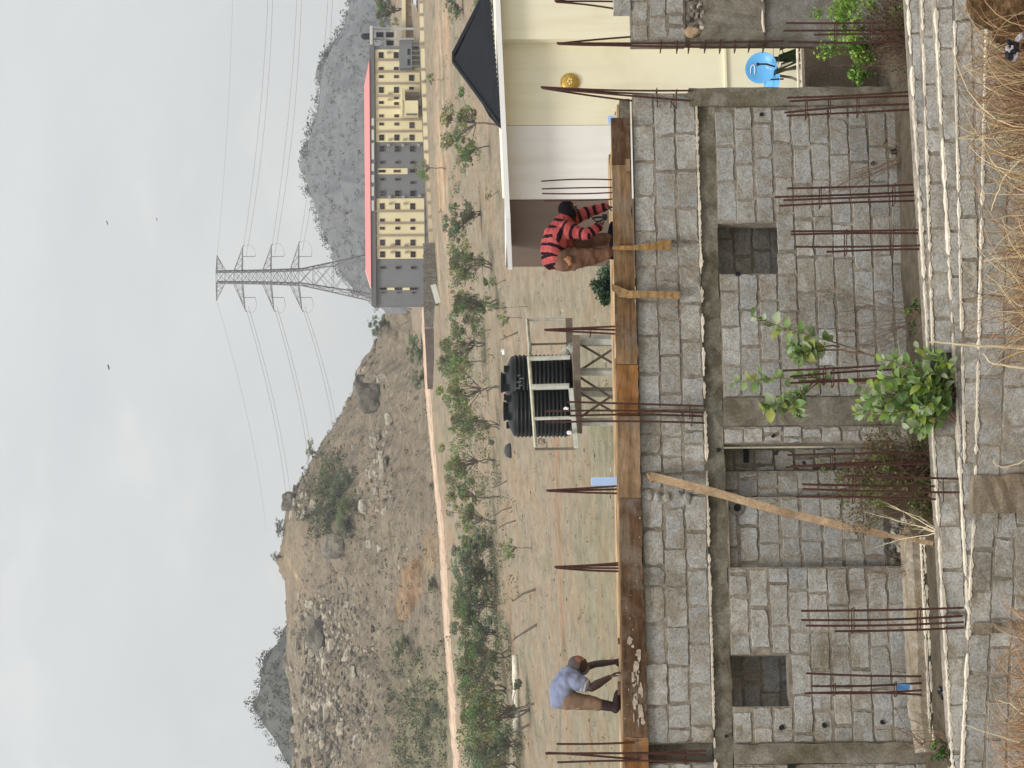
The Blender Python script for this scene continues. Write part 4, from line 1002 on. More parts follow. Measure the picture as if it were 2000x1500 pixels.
# dark green shrub behind the slab between the house and the tanks
lv = Leaves(33); p = at(1190, 556, 46)
for _ in range(44): lv.ball((p.x + rnd.uniform(-.3, .34), p.y + rnd.uniform(-.3, .3), p.z + rnd.uniform(-.5, .26)), .15, 90, .08, .05, rnd.choice([(.03, .07, .025), (.045, .09, .04), (.02, .04, .028), (.09, .13, .09)]))
root = empty('garden_shrub', p - Vector((0, 0, .9)), 'dark glossy shrub behind the slab under the worker in the striped shirt', 'shrub'); lv.build('foliage', M['leaf'], root)
mb = MB(); mb.tube([p - Vector((0, 0, 4.5)), p - Vector((0, 0, .2))], [.07, .04], 7); mb.build('trunk', M['bark'], root)
# ================================================================== the block building under construction
TH = R(12)
o_ = at(1374, 750, 27.0)
FW = Frame(o_, o_ + Vector((math.cos(TH), math.sin(TH), 0)))
def zs(x, y, t=0.0): return FW.at(x, y, t)
brnd = random.Random(21)
def block_wall(name, parent, fr, s0, s1, z0, z1, t, thick=.22, L=.46, ch=.238, holes=(), seed=0, tone=1.0, mortar=None, joint=.036, jit=.011, zfun=None, light=.12):
    r = random.Random(seed); mb = MB()
    S = sorted({s0, s1, *[h[0] for h in holes if s0 < h[0] < s1], *[h[1] for h in holes if s0 < h[1] < s1]})
    Z = sorted({z0, z1, *[h[2] for h in holes if z0 < h[2] < z1], *[h[3] for h in holes if z0 < h[3] < z1]})
    inh = lambda s, z: any(h[0] < s < h[1] and h[2] < z < h[3] for h in holes)
    for a, b in zip(S, S[1:]):
        for c, d in zip(Z, Z[1:]):
            if not inh((a + b) / 2, (c + d) / 2): mb.fbox(fr, a, b, c, d, t - thick, t - .009, 1)
    n = max(1, round((z1 - z0) / ch)); h = (z1 - z0) / n
    for i in range(n):
        za, zb = z1 - (i + 1) * h, z1 - i * h; zm = (za + zb) / 2
        s = s0 - (L * .5 if i % 2 else 0) - r.uniform(0, .12); wave = r.uniform(-.004, .004)
        while s < s1:
            Lb = L * (r.uniform(.92, 1.05) if r.random() > .14 else r.uniform(.45, .7)); a, b = max(s, s0), min(s + Lb, s1); s += Lb
            segs = [(a, b)]
            for hh in holes:
                if hh[2] + .03 < zm < hh[3] - .03:
                    ns = []
                    for p, q in segs:
                        if q <= hh[0] or p >= hh[1]: ns.append((p, q)); continue
                        if p < hh[0]: ns.append((p, hh[0]))
                        if q > hh[1]: ns.append((hh[1], q))
                    segs = ns
            for p, q in segs:
                if q - p < .07: continue
                j = joint * r.uniform(.5, 1.5) / 2; jz = joint * r.uniform(.45, 1.35) / 2
                k = tone * r.choice([.86, .91, .95, .98, 1, 1, 1.03, 1.08]) * (1.2 if r.random() < light else 1); w = r.uniform(-.03, .03)
                col = (k * (1 + w * .6), k, k * (1 - w))
                per = []; X0, X1, Y0, Y1 = p + j, q - j, za + jz + wave, zb - jz + wave
                nx_ = max(3, int((X1 - X0) / .055)); ny_ = 5; sd_ = r.uniform(0, 99)
                for m in range(nx_): per.append((X0 + (X1 - X0) * m / nx_, Y0))
                for m in range(ny_): per.append((X1, Y0 + (Y1 - Y0) * m / ny_))
                for m in range(nx_): per.append((X1 - (X1 - X0) * m / nx_, Y1))
                for m in range(ny_): per.append((X0, Y1 - (Y1 - Y0) * m / ny_))
                tl = r.uniform(-.012, .012); chip = r.choice([None] * 14 + [0, nx_, nx_ + ny_, 2 * nx_ + ny_])
                P2 = []
                for m, (x, y) in enumerate(per):
                    x += jit * (1.5 * mnoise.noise(Vector((x * 9, y * 9, sd_))) + r.uniform(-.5, .5)); y += jit * (1.5 * mnoise.noise(Vector((x * 9, y * 9, sd_ + 7))) + r.uniform(-.5, .5)) + tl * (x - (X0 + X1) / 2)
                    if m == chip: x += (.022 if x < (X0 + X1) / 2 else -.022); y += (.018 if y < (Y0 + Y1) / 2 else -.018)
                    P2.append((x, y))
                tf = t + r.uniform(-.006, .006); cx, cy = (X0 + X1) / 2, (Y0 + Y1) / 2; m = len(P2); tx = r.uniform(-.008, .008)
                vs = [fr.P(x, y, t - .03) for x, y in P2] + [fr.P(x, y, tf - .004) for x, y in P2] + [fr.P(x + (cx - x) / abs(X1 - X0) * .007, y + (cy - y) / abs(Y1 - Y0) * .007, tf + tx * (x - cx)) for x, y in P2]
                fs = [(i_, (i_ + 1) % m, m + (i_ + 1) % m, m + i_) for i_ in range(m)] + [(m + i_, m + (i_ + 1) % m, 2 * m + (i_ + 1) % m, 2 * m + i_) for i_ in range(m)] + [tuple(2 * m + i_ for i_ in range(m))]
                mb.add(vs, fs, 0, col)
    return mb.build(name, [M['block'], mortar or M['mortar']], parent)
def mortar_strip(name, parent, fr, s0, s1, z, t, cap, seed, mat=None):     # broken runs of pale squeezed mortar
    r = random.Random(seed + 50); mb = MB(); s = s0
    while s < s1:
        run = r.choice([.12, .2, .35, .6, .9, 1.3]); n = max(6, int(run / .024)); vs = []; off = r.uniform(-.008, .008)
        for i in range(n + 1):
            u = s + run * i / n; e_ = min(1, i / 2, (n - i) / 2) * .8 + .2
            a = mnoise.noise(Vector((u * 2.2, seed, 0))); b_ = mnoise.noise(Vector((u * 7, seed, 4))); c_ = mnoise.noise(Vector((u * 19, seed, 8))) + r.uniform(-.8, .8)
            f = t + .006 + .008 * a + .008 * b_ + .006 * c_; b = t - cap * (.75 + .5 * a + .35 * b_) * e_; h = (.004 + .006 * b_ + .004 * c_) * e_; lip = (.012 + .014 * b_ + .01 * c_ + .014 * max(0, a)) * e_
            for tt, zz in ((f, -lip - .004), (f, h + off * .3), ((f + b) / 2, h + .006 * e_), (b, h), (b, -.015)): vs.append(fr.P(min(u, s1), z + zz, tt))
        fs = [(i * 5 + k, i * 5 + (k + 1) % 5, (i + 1) * 5 + (k + 1) % 5, (i + 1) * 5 + k) for i in range(n) for k in range(5)] + [(4, 3, 2, 1, 0), tuple(n * 5 + k for k in range(5))]
        k_ = r.uniform(.8, 1.1); mb.add(vs, fs, 0, (k_, k_, k_)); s += run + (r.uniform(.015, .16) if r.random() < .55 else .004)
    return mb.build(name, mat or M['cream'], parent)
def slab(name, mat, parent, fr, s0, s1, z0, z1, t0, t1, n=24, jit=.01, seed=0):   # a cast concrete member with slightly uneven faces
    r = random.Random(seed); mb = MB(); m = max(2, n); vs = []
    for i in range(m + 1):
        s = s0 + (s1 - s0) * i / m
        for z, t in ((z0, t0), (z0, t1), ((z0 + z1) / 2, t1), (z1, t1), (z1, t0)):
            vs.append(fr.P(s, z + r.uniform(-jit, jit), t + (r.uniform(-jit, jit) if t == t1 else 0)))
    fs = []
    for i in range(m):
        for k in range(5): fs.append((i * 5 + k, i * 5 + (k + 1) % 5, (i + 1) * 5 + (k + 1) % 5, (i + 1) * 5 + k))
    fs += [(4, 3, 2, 1, 0), tuple(m * 5 + k for k in range(5))]
    mb.add(vs, fs); return mb.build(name, mat, parent)
def column(name, mat, parent, fr, s0, s1, z0, z1, t0, t1, n=18, jit=.008, seed=0):
    r = random.Random(seed); mb = MB(); vs = []
    for i in range(n + 1):
        z = z0 + (z1 - z0) * i / n; e = (0 if i in (0, n) else jit)
        for s, t in ((s0, t0), (s0, t1), ((s0 + s1) / 2, t1), (s1, t1), (s1, t0)):
            vs.append(fr.P(s + r.uniform(-e, e), z, t + (r.uniform(-e, e) if t == t1 else 0)))
    fs = []
    for i in range(n):
        for k in range(5): fs.append((i * 5 + k, (i + 1) * 5 + k, (i + 1) * 5 + (k + 1) % 5, i * 5 + (k + 1) % 5))
    fs += [(0, 1, 2, 3, 4), tuple(n * 5 + k for k in range(5))[::-1]]
    mb.add(vs, fs); return mb.build(name, mat, parent)

SX = lambda y, x=1500, t=0.0: zs(x, y, t)[0]
ZX = lambda x, y=750, t=0.0: zs(x, y, t)[1]
Zslab = ZX(1247, 750); Zband = ZX(1374, 750); Zbeam = ZX(1411, 750); Zbase = ZX(1775, 750)
bld = empty('block_building', FW.P(SX(750), Zbase), 'unfinished two-level grey block building with timber formwork along its slab edge', 'building')
# upper band of three courses
block_wall('block_wall', bld, FW, SX(800, 1300), SX(183, 1300), Zband, Zslab - .005, .02, seed=1, ch=.232, light=.05)
block_wall('block_wall', bld, FW, SX(925, 1300), SX(800, 1300) - .004, Zband, Zslab - .005, .0, seed=2, L=.235, ch=.232, tone=1.02)
block_wall('block_wall', bld, FW, SX(1452, 1300), SX(925, 1300) - .004, Zband, Zslab - .005, .02, seed=3, ch=.232, light=.08)
block_wall('block_wall', bld, FW, SX(1640, 1300), SX(1490, 1300), Zband, Zslab - .005, .02, seed=4, ch=.232)
mb = MB(); mb.fbox(FW, SX(1490, 1300) + .003, SX(1452, 1300) - .003, Zband, Zslab - .02, -.3, -.16); mb.build('wall_recess', M['conc_col'], bld)
# squeezed cream mortar lip on the beam
mortar_strip('mortar_lip', bld, FW, SX(1640, 1370), SX(186, 1370), Zband - .004, .022, .04, 3)
slab('concrete_beam', M['conc_dark'], bld, FW, SX(1640, 1390), SX(172, 1390), Zbeam, Zband - .004, -.24, -.012, 70, .012, 3)
# lower walls: right part with a window, bay set back in the middle, left part with a window
win1 = (SX(535, 1460), SX(436, 1460), ZX(1524, 485), ZX(1402, 485)); win2 = (SX(1380, 1480), SX(1279, 1480), ZX(1541, 1330), ZX(1419, 1330))
Sright, Sbay0, Sbay1 = SX(172, 1600), SX(865, 1600), SX(1107, 1600)
block_wall('block_wall', bld, FW, SX(776, 1600), SX(208, 1600), Zbase - .1, Zbeam - .003, .01, .225, holes=[win1], seed=11, light=.14, tone=.97)
block_wall('block_wall', bld, FW, Sbay0, SX(832, 1600), Zbase - .1, Zbeam - .003, .01, .225, L=.24, seed=12, light=.4, tone=1.1)
column('concrete_column', M['conc_col'], bld, FW, SX(832, 1600) + .003, SX(776, 1600) - .003, Zbase - .1, Zbeam - .003, -.23, .035, seed=2)
column('concrete_column', M['conc_col'], bld, FW, SX(208, 1600) + .003, Sright, Zbase - .1, ZX(1345, 190), -.5, .04, seed=3)
block_wall('return_wall', bld, FW, SX(912, 1600), Sbay0 - .003, Zbase - .1, Zbeam + .1, -.3, .2, L=.26, seed=13, tone=.85, mortar=M['conc_dark'])
block_wall('bay_wall', bld, FW, SX(966, 1600), SX(912, 1600) - .003, Zbase - .1, Zbeam + .3, -.22, .2, L=.3, seed=14, tone=.95)
block_wall('bay_wall', bld, FW, Sbay1 - .05, SX(966, 1600) - .003, ZX(1732, 1040), Zbeam + .1, -.12, .2, seed=15, tone=.88)
block_wall('bay_wall', bld, FW, Sbay1 - .05, SX(1012, 1600), Zbase - .1, ZX(1774, 1040), -.12, .2, seed=16, tone=.9)
mb = MB(); mb.fbox(FW, Sbay1, SX(975, 1415), ZX(1425, 1040), ZX(1406, 1040), -.1, -.05); mb.build('plaster_strip', M['cream'], bld)
mb = MB(); mb.fbox(FW, SX(895, 1460), SX(868, 1460), ZX(1468, 880), ZX(1457, 880), -.31, -.292); mb.build('slot_opening', M['black'], bld)
s_, z_ = zs(1440, 992, -.11); mb = MB(); mb.lathe([(.088, 0), (.085, .012), (.05, .02), (.046, .02), (.045, -.02)], FW.P(s_, z_, -.115), 24, axis=(FW.e, FW.k, FW.n)); mb.build('pipe_collar', M['conc_grey'], bld)
mb = MB(); mb.lathe([(.043, 0), (.043, .006)], FW.P(s_, z_, -.1), 20, axis=(FW.e, FW.k, FW.n)); mb.build('pipe_opening', M['black'], bld)
block_wall('block_wall', bld, FW, SX(1452, 1600), Sbay1, Zbase - .1, Zbeam - .003, .01, .225, holes=[win2], seed=17, light=.16, tone=.98)
column('concrete_column', M['conc_col'], bld, FW, SX(1492, 1600), SX(1452, 1600) - .003, Zbase - .1, Zbeam - .003, -.2, .05, seed=5)
block_wall('block_wall', bld, FW, SX(1660, 1600), SX(1492, 1600) - .003, Zbase - .1, Zbeam - .003, .01, .225, seed=18)
# rooms behind the windows
for (a, b, c, d), sd in ((win1, 31), (win2, 32)):
    block_wall('room_wall', bld, FW, a - .5, b + .7, c - .4, d + .2, -.5, .2, seed=sd, tone=1.0)
mb = MB(); mb.fbox(FW, SX(520, 1410), SX(436, 1410) + .1, win1[3] - .004, win1[3] + .04, -.22, -.02); mb.build('lintel', M['conc_dark'], bld)
# form-tie holes left in the blocks
for x, y, r in [(1487, 225, .03), (1440, 536, .035), (1516, 885, .03), (1570, 905, .025), (1527, 1421, .035), (1609, 1417, .03), (1723, 1411, .032), (1418, 1438, .025), (1585, 1475, .02), (1545, 1496, .05), (1403, 880, .03), (1510, 852, .025), (1705, 320, .03)]:
    s_, z_ = zs(x, y); q = []; mb = MB()
    for k in range(9): w = k * 6.283 / 9; kk = r * rr.uniform(.6, 1.25); q.append((s_ + kk * math.cos(w) * .9, z_ + kk * math.sin(w)))
    mb.add([FW.P(a, b, .026) for a, b in q] + [FW.P(a, b, .01) for a, b in q], [tuple(range(9))] + [(k, (k + 1) % 9, 9 + (k + 1) % 9, 9 + k) for k in range(9)]); mb.build('putlog_hole', M['black'], bld)
# mortar lumps between the two left block stacks
mb = MB()
for x, y in [(1267, 972), (1285, 972), (1300, 974), (1325, 972), (1340, 976), (1262, 968)]: mb.blob(FW.W(x, y, .02), (.07, .025, .06), x % 50, .3, 2, 0, (.8, .8, .77))
mb.build('mortar_lump', M['block'], bld)
# right wing: rough block wall beyond the gap
FWw = Frame(FW.P(0, 0, -.35), FW.P(1, 0, -.35))
def ws(x, y): return FWw.at(x, y)
s1w = FWw.at(1500, -150)[0]; s0w = FWw.at(1400, 83)[0]
block_wall('wing_wall', bld, FWw, s0w, s1w, FWw.at(1338, 40)[1], FWw.at(1232, 40)[1], 0, .22, seed=41, L=.3, ch=.215, jit=.014, joint=.05, mortar=M['mortar_brown'])
mb = MB(); mb.fbox(FWw, FWw.at(1215, 20)[0], s1w, FWw.at(1231, 5)[1], FWw.at(1199, 5)[1], -.2, .02); mb.build('loose_top_block', M['block'], bld)
slab('wing_beam', M['conc_col'], bld, FWw, s0w, s1w, FWw.at(1492, 40)[1], FWw.at(1368, 40)[1], -.22, .03, 20, .02, 7)
mb = MB(); mb.blob(FWw.W(1352, 62, .0), (.075, .05, .1), 4, .3, 2); mb.build('mortar_lump', plain('sandy_mortar', (.36, .26, .16), 8, .2, 1, .4), bld)
mb = MB()
for i in range(40): mb.blob(FWw.W(rr.uniform(1340, 1374), rr.uniform(-30, 60), .0), (.05, .05, .04), i, .4, 1, 0, g3(rr.choice([.5, .9, 1.5])))
mb.fbox(FWw, s0w + .03, s1w, FWw.at(1370, 40)[1], FWw.at(1337, 40)[1], -.22, -.03); mb.build('rubble_fill', M['mortar_brown'], bld)
slab('wing_render', M['conc_grey'], bld, FWw, s0w + .02, s1w, FWw.at(1800, 40)[1], FWw.at(1493, 40)[1], -.22, .0, 12, .01, 8)
mb = MB(); rr = random.Random(14); s = s0w + .25
for x in (1490,):
    z = FWw.at(x, 40)[1]; mb.tube([FWw.P(s0w + .12 + i * .12, z + rr.uniform(-.012, .012), .03) for i in range(10)], [.012 + rr.uniform(0, .01) for _ in range(10)], 6)
mb.build('mortar_bead', M['cream'], bld)
# low rendered wall closing the gap between wing and main building
FG = Frame(FW.P(0, 0, -1.2), FW.P(1, 0, -1.2))
mb = MB(); mb.fbox(FG, FG.at(1600, 200)[0], FG.at(1600, 40)[0], FG.at(1810, 120)[1], FG.at(1571, 120)[1], -.25, 0); tag(mb.build('plinth_wall', M['conc_brown']), 'low brownish rendered wall in the gap under the blue dish', 'wall')
# dirt inside and in front of the building
mb = MB(); n = 60; zd = FW.o.z + Zbase
for i in range(n + 1):
    for j in range(9):
        s = -7 + 14 * i / n; t = -7 + 9.1 * j / 8 if j < 5 else [-.3, .3, .9, 1.42][j - 5]
        p = FW.P(s, Zbase, t); p.z += .05 * mnoise.noise(p * 1.5) + .03 * mnoise.noise(p * 5) + (.12 * max(0, .5 - abs(t - .15)) if t > -.4 else 0); mb.v.append(tuple(p))
for i in range(n):
    for j in range(8): mb.f.append((i * 9 + j, (i + 1) * 9 + j, (i + 1) * 9 + j + 1, i * 9 + j + 1)); mb.m.append(0); mb.c.append((1, 1, 1))
tag(mb.build('dirt_yard', M['soil'], origin=FW.P(0, Zbase), smooth=True), kind='structure')
# rubble seen through the low opening in the bay
mb = MB(); rr = random.Random(4)
for i in range(46): mb.blob(FW.W(rr.uniform(1738, 1772), rr.uniform(1012, 1105), -.2), (.055, .05, .045), i, .35, 1, 0, g3(rr.choice([.5, 1.2, 1.7])))
tag(mb.build('stone_heap', M['rock']), 'speckled stones seen through the low opening in the middle bay', 'stone heap')
mb = MB(); mb.fbox(FW, SX(1102, 1762, -.1), SX(1052, 1762, -.1), ZX(1768, 1080, -.1), ZX(1760, 1080, -.1), -.14, -.1); tag(mb.build('orange_plank', plain('orange_plank', (.5, .27, .1), 5, .2)), 'short orange plank lying in the low opening of the middle bay', 'plank')
# plastered strip footing at the left
t = .55; fs0, fs1 = SX(1468, 1800, t), SX(1050, 1800, t)
rr = random.Random(9); mb = MB(); m = 40; vs = []
za, zb = ZX(1816, 1250, t), ZX(1778, 1250, t)
for i in range(m + 1):
    s = fs0 + (fs1 - fs0) * i / m; k = min(1, .35 + i / 12); top = zb - (1 - k) * .1; bot = za + (1 - k) * .05
    for z, tt in ((bot - .1, t - .35), (bot - .1, t), (top - .055 * k - .02, t + rr.uniform(0, .02)), (top - rr.uniform(0, .02), t - .03), (top, t - .35)): vs.append(FW.P(s, z + rr.uniform(-.008, .008), tt))
fs = []
for i in range(m):
    for k in range(5): fs.append((i * 5 + k, i * 5 + (k + 1) % 5, (i + 1) * 5 + (k + 1) % 5, (i + 1) * 5 + k))
mb.add(vs, fs + [(4, 3, 2, 1, 0), tuple(m * 5 + k for k in range(5))]); ft = empty('strip_footing', FW.P((fs0 + fs1) / 2, za, t), 'tan plastered strip footing at the foot of the left wall', 'footing'); mb.build('footing_face', M['footing'], ft)
mortar_strip('cream_edge', ft, FW, fs0 + .2, fs1, za + .055, t + .035, .07, 77)
mortar_strip('cream_edge', ft, FW, fs0 + .1, fs1, za + .02, t + .04, .06, 78)
# ------------------------------------------------------------------ formwork and slab deck
Zd = ZX(1211, 1378, -1.9)
W_AX = FW.e
M['wood_dark'] = mat_wood('formwork_dark', (.085, .047, .026), (.19, .11, .06), W_AX)
M['wood_mid'] = mat_wood('formwork_mid', (.17, .1, .05), (.34, .215, .11), W_AX)
M['wood_orange'] = mat_wood('formwork_orange', (.26, .12, .04), (.47, .24, .085), W_AX, 18)
M['wood_pale'] = mat_wood('formwork_pale', (.3, .2, .12), (.47, .33, .205), W_AX, 20)
M['wood_light'] = mat_wood('sawn_light', (.42, .27, .13), (.62, .43, .23), W_AX, 30)
def board(name, mat, y0, y1, x0a, x0b, x1a, x1b, t0, t1, label, seed, wav=.012, cat='board', group='formwork boards along the slab edge', extra=None):
    r = random.Random(seed); mb = MB(); m = max(6, int(abs(y1 - y0) / 9)); vs = []
    for i in range(m + 1):
        u = i / m; y = y0 + (y1 - y0) * u; zt = FW.at(x0a + (x0b - x0a) * u, y, t1); zb_ = FW.at(x1a + (x1b - x1a) * u, y, t1)
        nb = r.uniform(-wav, wav) * .35 + wav * mnoise.noise(Vector((y * .03, seed, 0))); nt = wav * .3 * mnoise.noise(Vector((y * .03, seed, 7)))
        for (s_, z_), tt, dz in ((zb_, t0, nb), (zb_, t1, nb), (zt, t1, nt), (zt, t0, nt)): vs.append(FW.P(s_, z_ + dz, tt))
    fs = []
    for i in range(m):
        for k in range(4): fs.append((i * 4 + k, (i + 1) * 4 + k, (i + 1) * 4 + (k + 1) % 4, i * 4 + (k + 1) % 4))
    fs += [(0, 1, 2, 3), tuple(m * 4 + k for k in (3, 2, 1, 0))]
    mb.add(vs, fs); o = mb.build(name, mat, origin=FW.W(x1a, (y0 + y1) / 2, t0)); tag(o, label, cat, group); return o
board('formwork_board', M['wood_dark'], 321, 230, 1195, 1193, 1231, 1228, .03, .07, 'short dark formwork board at the right end of the slab edge, beside the blue sheet', 1)
board('formwork_board', M['wood_mid'], 711, 322, 1203, 1195, 1246, 1231, .03, .072, 'long weathered formwork board under the feet of the worker in the striped shirt', 2, .02)
board('formwork_board', M['wood_orange'], 812, 712.5, 1206, 1203, 1247, 1246, .03, .07, 'bright orange formwork board with bold grain beside the tall rebar bundle', 3, .02)
board('formwork_board', M['wood_pale'], 972, 813, 1209, 1206, 1251, 1250, .045, .085, 'pale sawn formwork board above the top of the leaning timber prop', 4)
bl = board('formwork_board', M['wood_dark'], 1440, 973, 1218, 1209, 1266, 1251, .03, .07, 'longest dark brown formwork board splashed with cement under the worker in blue', 5, .03)
board('formwork_board', M['wood_orange'], 1640, 1441, 1225, 1218, 1270, 1266, .03, .07, 'orange formwork board at the left edge of the photo', 6)
# cement splash on the long dark board
rr = random.Random(12); mb = MB()
for i in range(30):
    y = rr.uniform(1250, 1413); x = 1234 + (y - 1250) * .06 + rr.uniform(-6, 14); w = rr.uniform(.015, .09); h = rr.choice([.008, .012, .02, .03]); s_, z_ = FW.at(min(x, 1258), y, .07); q = []
    for k in range(10): a = k * .6283; kk = rr.uniform(.6, 1.2); q.append((s_ + math.cos(a) * w * kk, z_ + math.sin(a) * h * kk))
    mb.add([FW.P(a, b, .0745 + i * .0002) for a, b in q], [tuple(range(10))])
for i in range(26):
    s_, z_ = FW.at(rr.uniform(1218, 1250), rr.uniform(985, 1440), .07); w = rr.uniform(.003, .013)
    mb.add([FW.P(s_ + math.cos(k) * w * rr.uniform(.5, 1.6), z_ + math.sin(k) * w * rr.uniform(.4, 1), .0815 + i * .0001) for k in range(6)], [tuple(range(6))])
tag(mb.build('cement_splash', plain('dry_cement', (.4, .34, .27), 14, .4, .95, .3), bl), kind='stuff')
# thin back strip and deck boards
board('edge_strip', M['wood_light'], 1640, 700, 1219.5, 1200, 1226, 1207, -.05, .0, 'thin light wooden strip behind the formwork boards at the slab edge', 8, .004, 'strip', None)
dk = empty('slab_deck', FW.P(0, Zd - .05, -1), 'sawn plank deck of the slab on which both workers stand', 'deck')
d0 = SX(1640, 1210, -1); d1 = SX(240, 1210, -1)
for i in range(9):
    mb = MB(); k = rr.uniform(.8, 1.1); mb.fbox(FW, d0 + rr.uniform(0, .1), d1 - rr.uniform(0, .3), Zd - .03 + rr.uniform(-.004, .004), Zd + (0 if i % 2 else -.004), -.06 - (i + 1) * .245, -.06 - i * .245 - .008, 0, (k, k, k)); mb.build('deck_plank', M['wood_light'], dk)
mb = MB(); mb.fbox(FW, SX(1640, 1400), SX(190, 1300), Zd - .16, Zd - .035, -2.3, -.05); mb.build('deck_underside', M['conc_dark'], dk)
# pieces of wood lying at the slab edge
mb = MB(); mb.beam(FW.W(1210.5, 1331, -.4), FW.W(1211.5, 1357, -.4), .08, .05); tag(mb.build('wood_offcut', M['wood_dark']), 'short dark offcut lying behind the board by the hands of the worker in blue', 'offcut')
mb = MB(); mb.beam(FW.W(1210.5, 1246, -.3), FW.W(1211.5, 1258, -.3), .06, .05); tag(mb.build('wood_offcut', M['wood_dark']), 'tiny offcut on the slab edge right of the worker in blue', 'offcut')
mb = MB(); mb.beam(FW.W(1226, 311, .085), FW.W(1227, 335, .085), .03, .05); tag(mb.build('wood_offcut', M['wood_pale']), 'pale offcut wedged under the board below the bare straight rods', 'offcut')
# wooden pegs
def peg(pts, label, seed, mat):
    mb = MB(); vs = []
    for (xa, ya, wa) in pts:
        for dy, t in ((wa / 2, .075), (wa / 2, .14), (-wa / 2, .14), (-wa / 2, .075)): vs.append(FW.W(xa, ya + dy, t))
    n = len(pts); fs = [(i * 4 + k, i * 4 + (k + 1) % 4, (i + 1) * 4 + (k + 1) % 4, (i + 1) * 4 + k) for i in range(n - 1) for k in range(4)] + [(3, 2, 1, 0), tuple((n - 1) * 4 + k for k in range(4))]
    mb.add(vs, fs); tag(mb.build('wooden_peg', mat), label, 'peg', 'wooden pegs bracing the formwork')
peg([(1196, 484, 6), (1212, 484, 9), (1235, 484, 9), (1262, 482, 13), (1311, 477, 21)], 'right-hand wooden peg widening towards its lower end, bracing the formwork', 1, mat_wood('peg_wood', (.3, .17, .06), (.48, .3, .12), Vector((0, 1, 0))))
peg([(1195, 560, 13), (1210, 570, 20), (1228, 575, 15), (1262, 575, 14), (1328, 577, 15)], 'left-hand straight wooden peg bracing the formwork', 2, mat_wood('peg_wood_pale', (.32, .2, .09), (.52, .35, .17), Vector((0, 1, 0))))
# leaning timber prop
mb = MB(); A = FW.W(1271, 930, .1); B = FW.W(1800, 1062, 1.2); mid = [(1271, 930, .1), (1400, 963, .3), (1540, 1003, .55), (1660, 1030, .8), (1735, 1046, 1.0), (1825, 1062, 1.3)]
P_ = [FW.W(*q) for q in mid]
for a, b, w in zip(P_, P_[1:], (.095, .09, .085, .075, .05)):
    d = (b - a).normalized(); mb.beam(a - d * .004, b, .06, w, FW.e)
pr = tag(mb.build('timber_prop', mat_wood('prop_wood', (.3, .2, .115), (.48, .35, .215), Vector((0, 1, 0)), 26, .3, .25)), 'long light timber prop leaning diagonally across the middle bay', 'prop')
mb = MB(); mb.beam(FW.W(1266, 926, .04), FW.W(1276, 938, .1), .07, .05); tag(mb.build('wood_offcut', M['wood_pale']), 'small wood block nailed at the head of the leaning prop', 'offcut')
# light blue sheets
mb = MB(); mb.fbox(FW, SX(947, 1180, -1.2), SX(932, 1180, -1.2), ZX(1207, 940, -1.2), ZX(1155, 940, -1.2), -1.26, -1.2); tag(mb.build('blue_sheet', M['blue_sheet']), 'upright light blue board standing on the slab left of the water tanks', 'board')
mb = MB(); q = [FW.W(1187, 226, -.25), FW.W(1231, 222, -.25), FW.W(1231, 243, -.25), FW.W(1196, 243, -.25), FW.W(1188, 240, -.25)]; mb.add(q + [p - FW.n * .03 for p in q], [(0, 1, 2, 3, 4), (9, 8, 7, 6, 5)] + [(i, 5 + i, 5 + (i + 1) % 5, (i + 1) % 5) for i in range(5)]); tag(mb.build('blue_sheet', M['blue_sheet']), 'light blue sheet behind the right end of the formwork by the white wall', 'sheet')

# ------------------------------------------------------------------ reinforcement
def rebar(label, bars, ties, t, group, r=.0125, tip=None):
    """bars: list of (x_top, y_top, x_bottom, y_bottom[, t_offset]) in photograph pixels on the plane t in front of the wall"""
    base = FW.W(bars[0][2], bars[0][3], t); root = empty('rebar_bundle', base, label, 'rebar', group)
    for i, b in enumerate(bars):
        dt = b[4] if len(b) > 4 else ((i % 2) * -.13)
        P0 = FW.W(b[0], b[1], t + (dt if tip is None else dt * tip)); P1 = FW.W(b[2], b[3], t + dt); mb = MB()
        bow = Vector((rnd.uniform(-.02, .02), 0, 0)); mid = [P1.lerp(P0, k / 6) + bow * math.sin(math.pi * k / 6) for k in range(7)]
        mb.tube(mid, r, 7); mb.build('bar', M['rust'], root)
    for x, y0, y1 in ties:
        mb = MB(); a = FW.W(x, y0 - 2, t + .015); b = FW.W(x + rnd.uniform(-1, 1), y1 + 2, t + .015); c = b - FW.n * .16; d = a - FW.n * .16
        mb.tube([a, b, c, d, a], .0065, 5); mb.build('stirrup', M['rust'], root)
    return root
GU, GL = 'rebar standing up through the slab', 'starter bars in front of the lower wall'
rebar('short fanned rods at the upper right edge of the photo above the loose block', [(1083, 2, 1200, -12), (1085, 3, 1200, 3), (1086, 4, 1200, 17)], [], -.5, GU, tip=.2)
rebar('cage of rods with many ties hanging down the open edge of the right wing', [(1087, 84, 1530, 80, .05), (1089, 86, 1590, 93, .05), (1090, 85, 1232, 72, -.1), (1092, 86, 1233, 86, -.1)], [(1292, 80, 93), (1323, 80, 94), (1346, 80, 94), (1378, 80, 93), (1407, 79, 94), (1436, 80, 93), (1465, 80, 92), (1493, 80, 92)], -.3, GU, tip=.3)
rebar('fanned rods rising past the gold wall lamp', [(1056, 170, 1352, 177), (1060, 171, 1350, 186), (1058, 172, 1348, 197), (1063, 173, 1338, 207)], [(1283, 174, 205), (1322, 176, 207), (1311, 196, 206)], .06, GU, tip=.2)
rebar('four straight bare rods against the white and brown walls of the house', [(1057, 354, 1215, 352), (1058, 369, 1215, 366), (1059, 378, 1215, 375), (1062, 392, 1215, 388)], [], -.4, GU, r=.009)
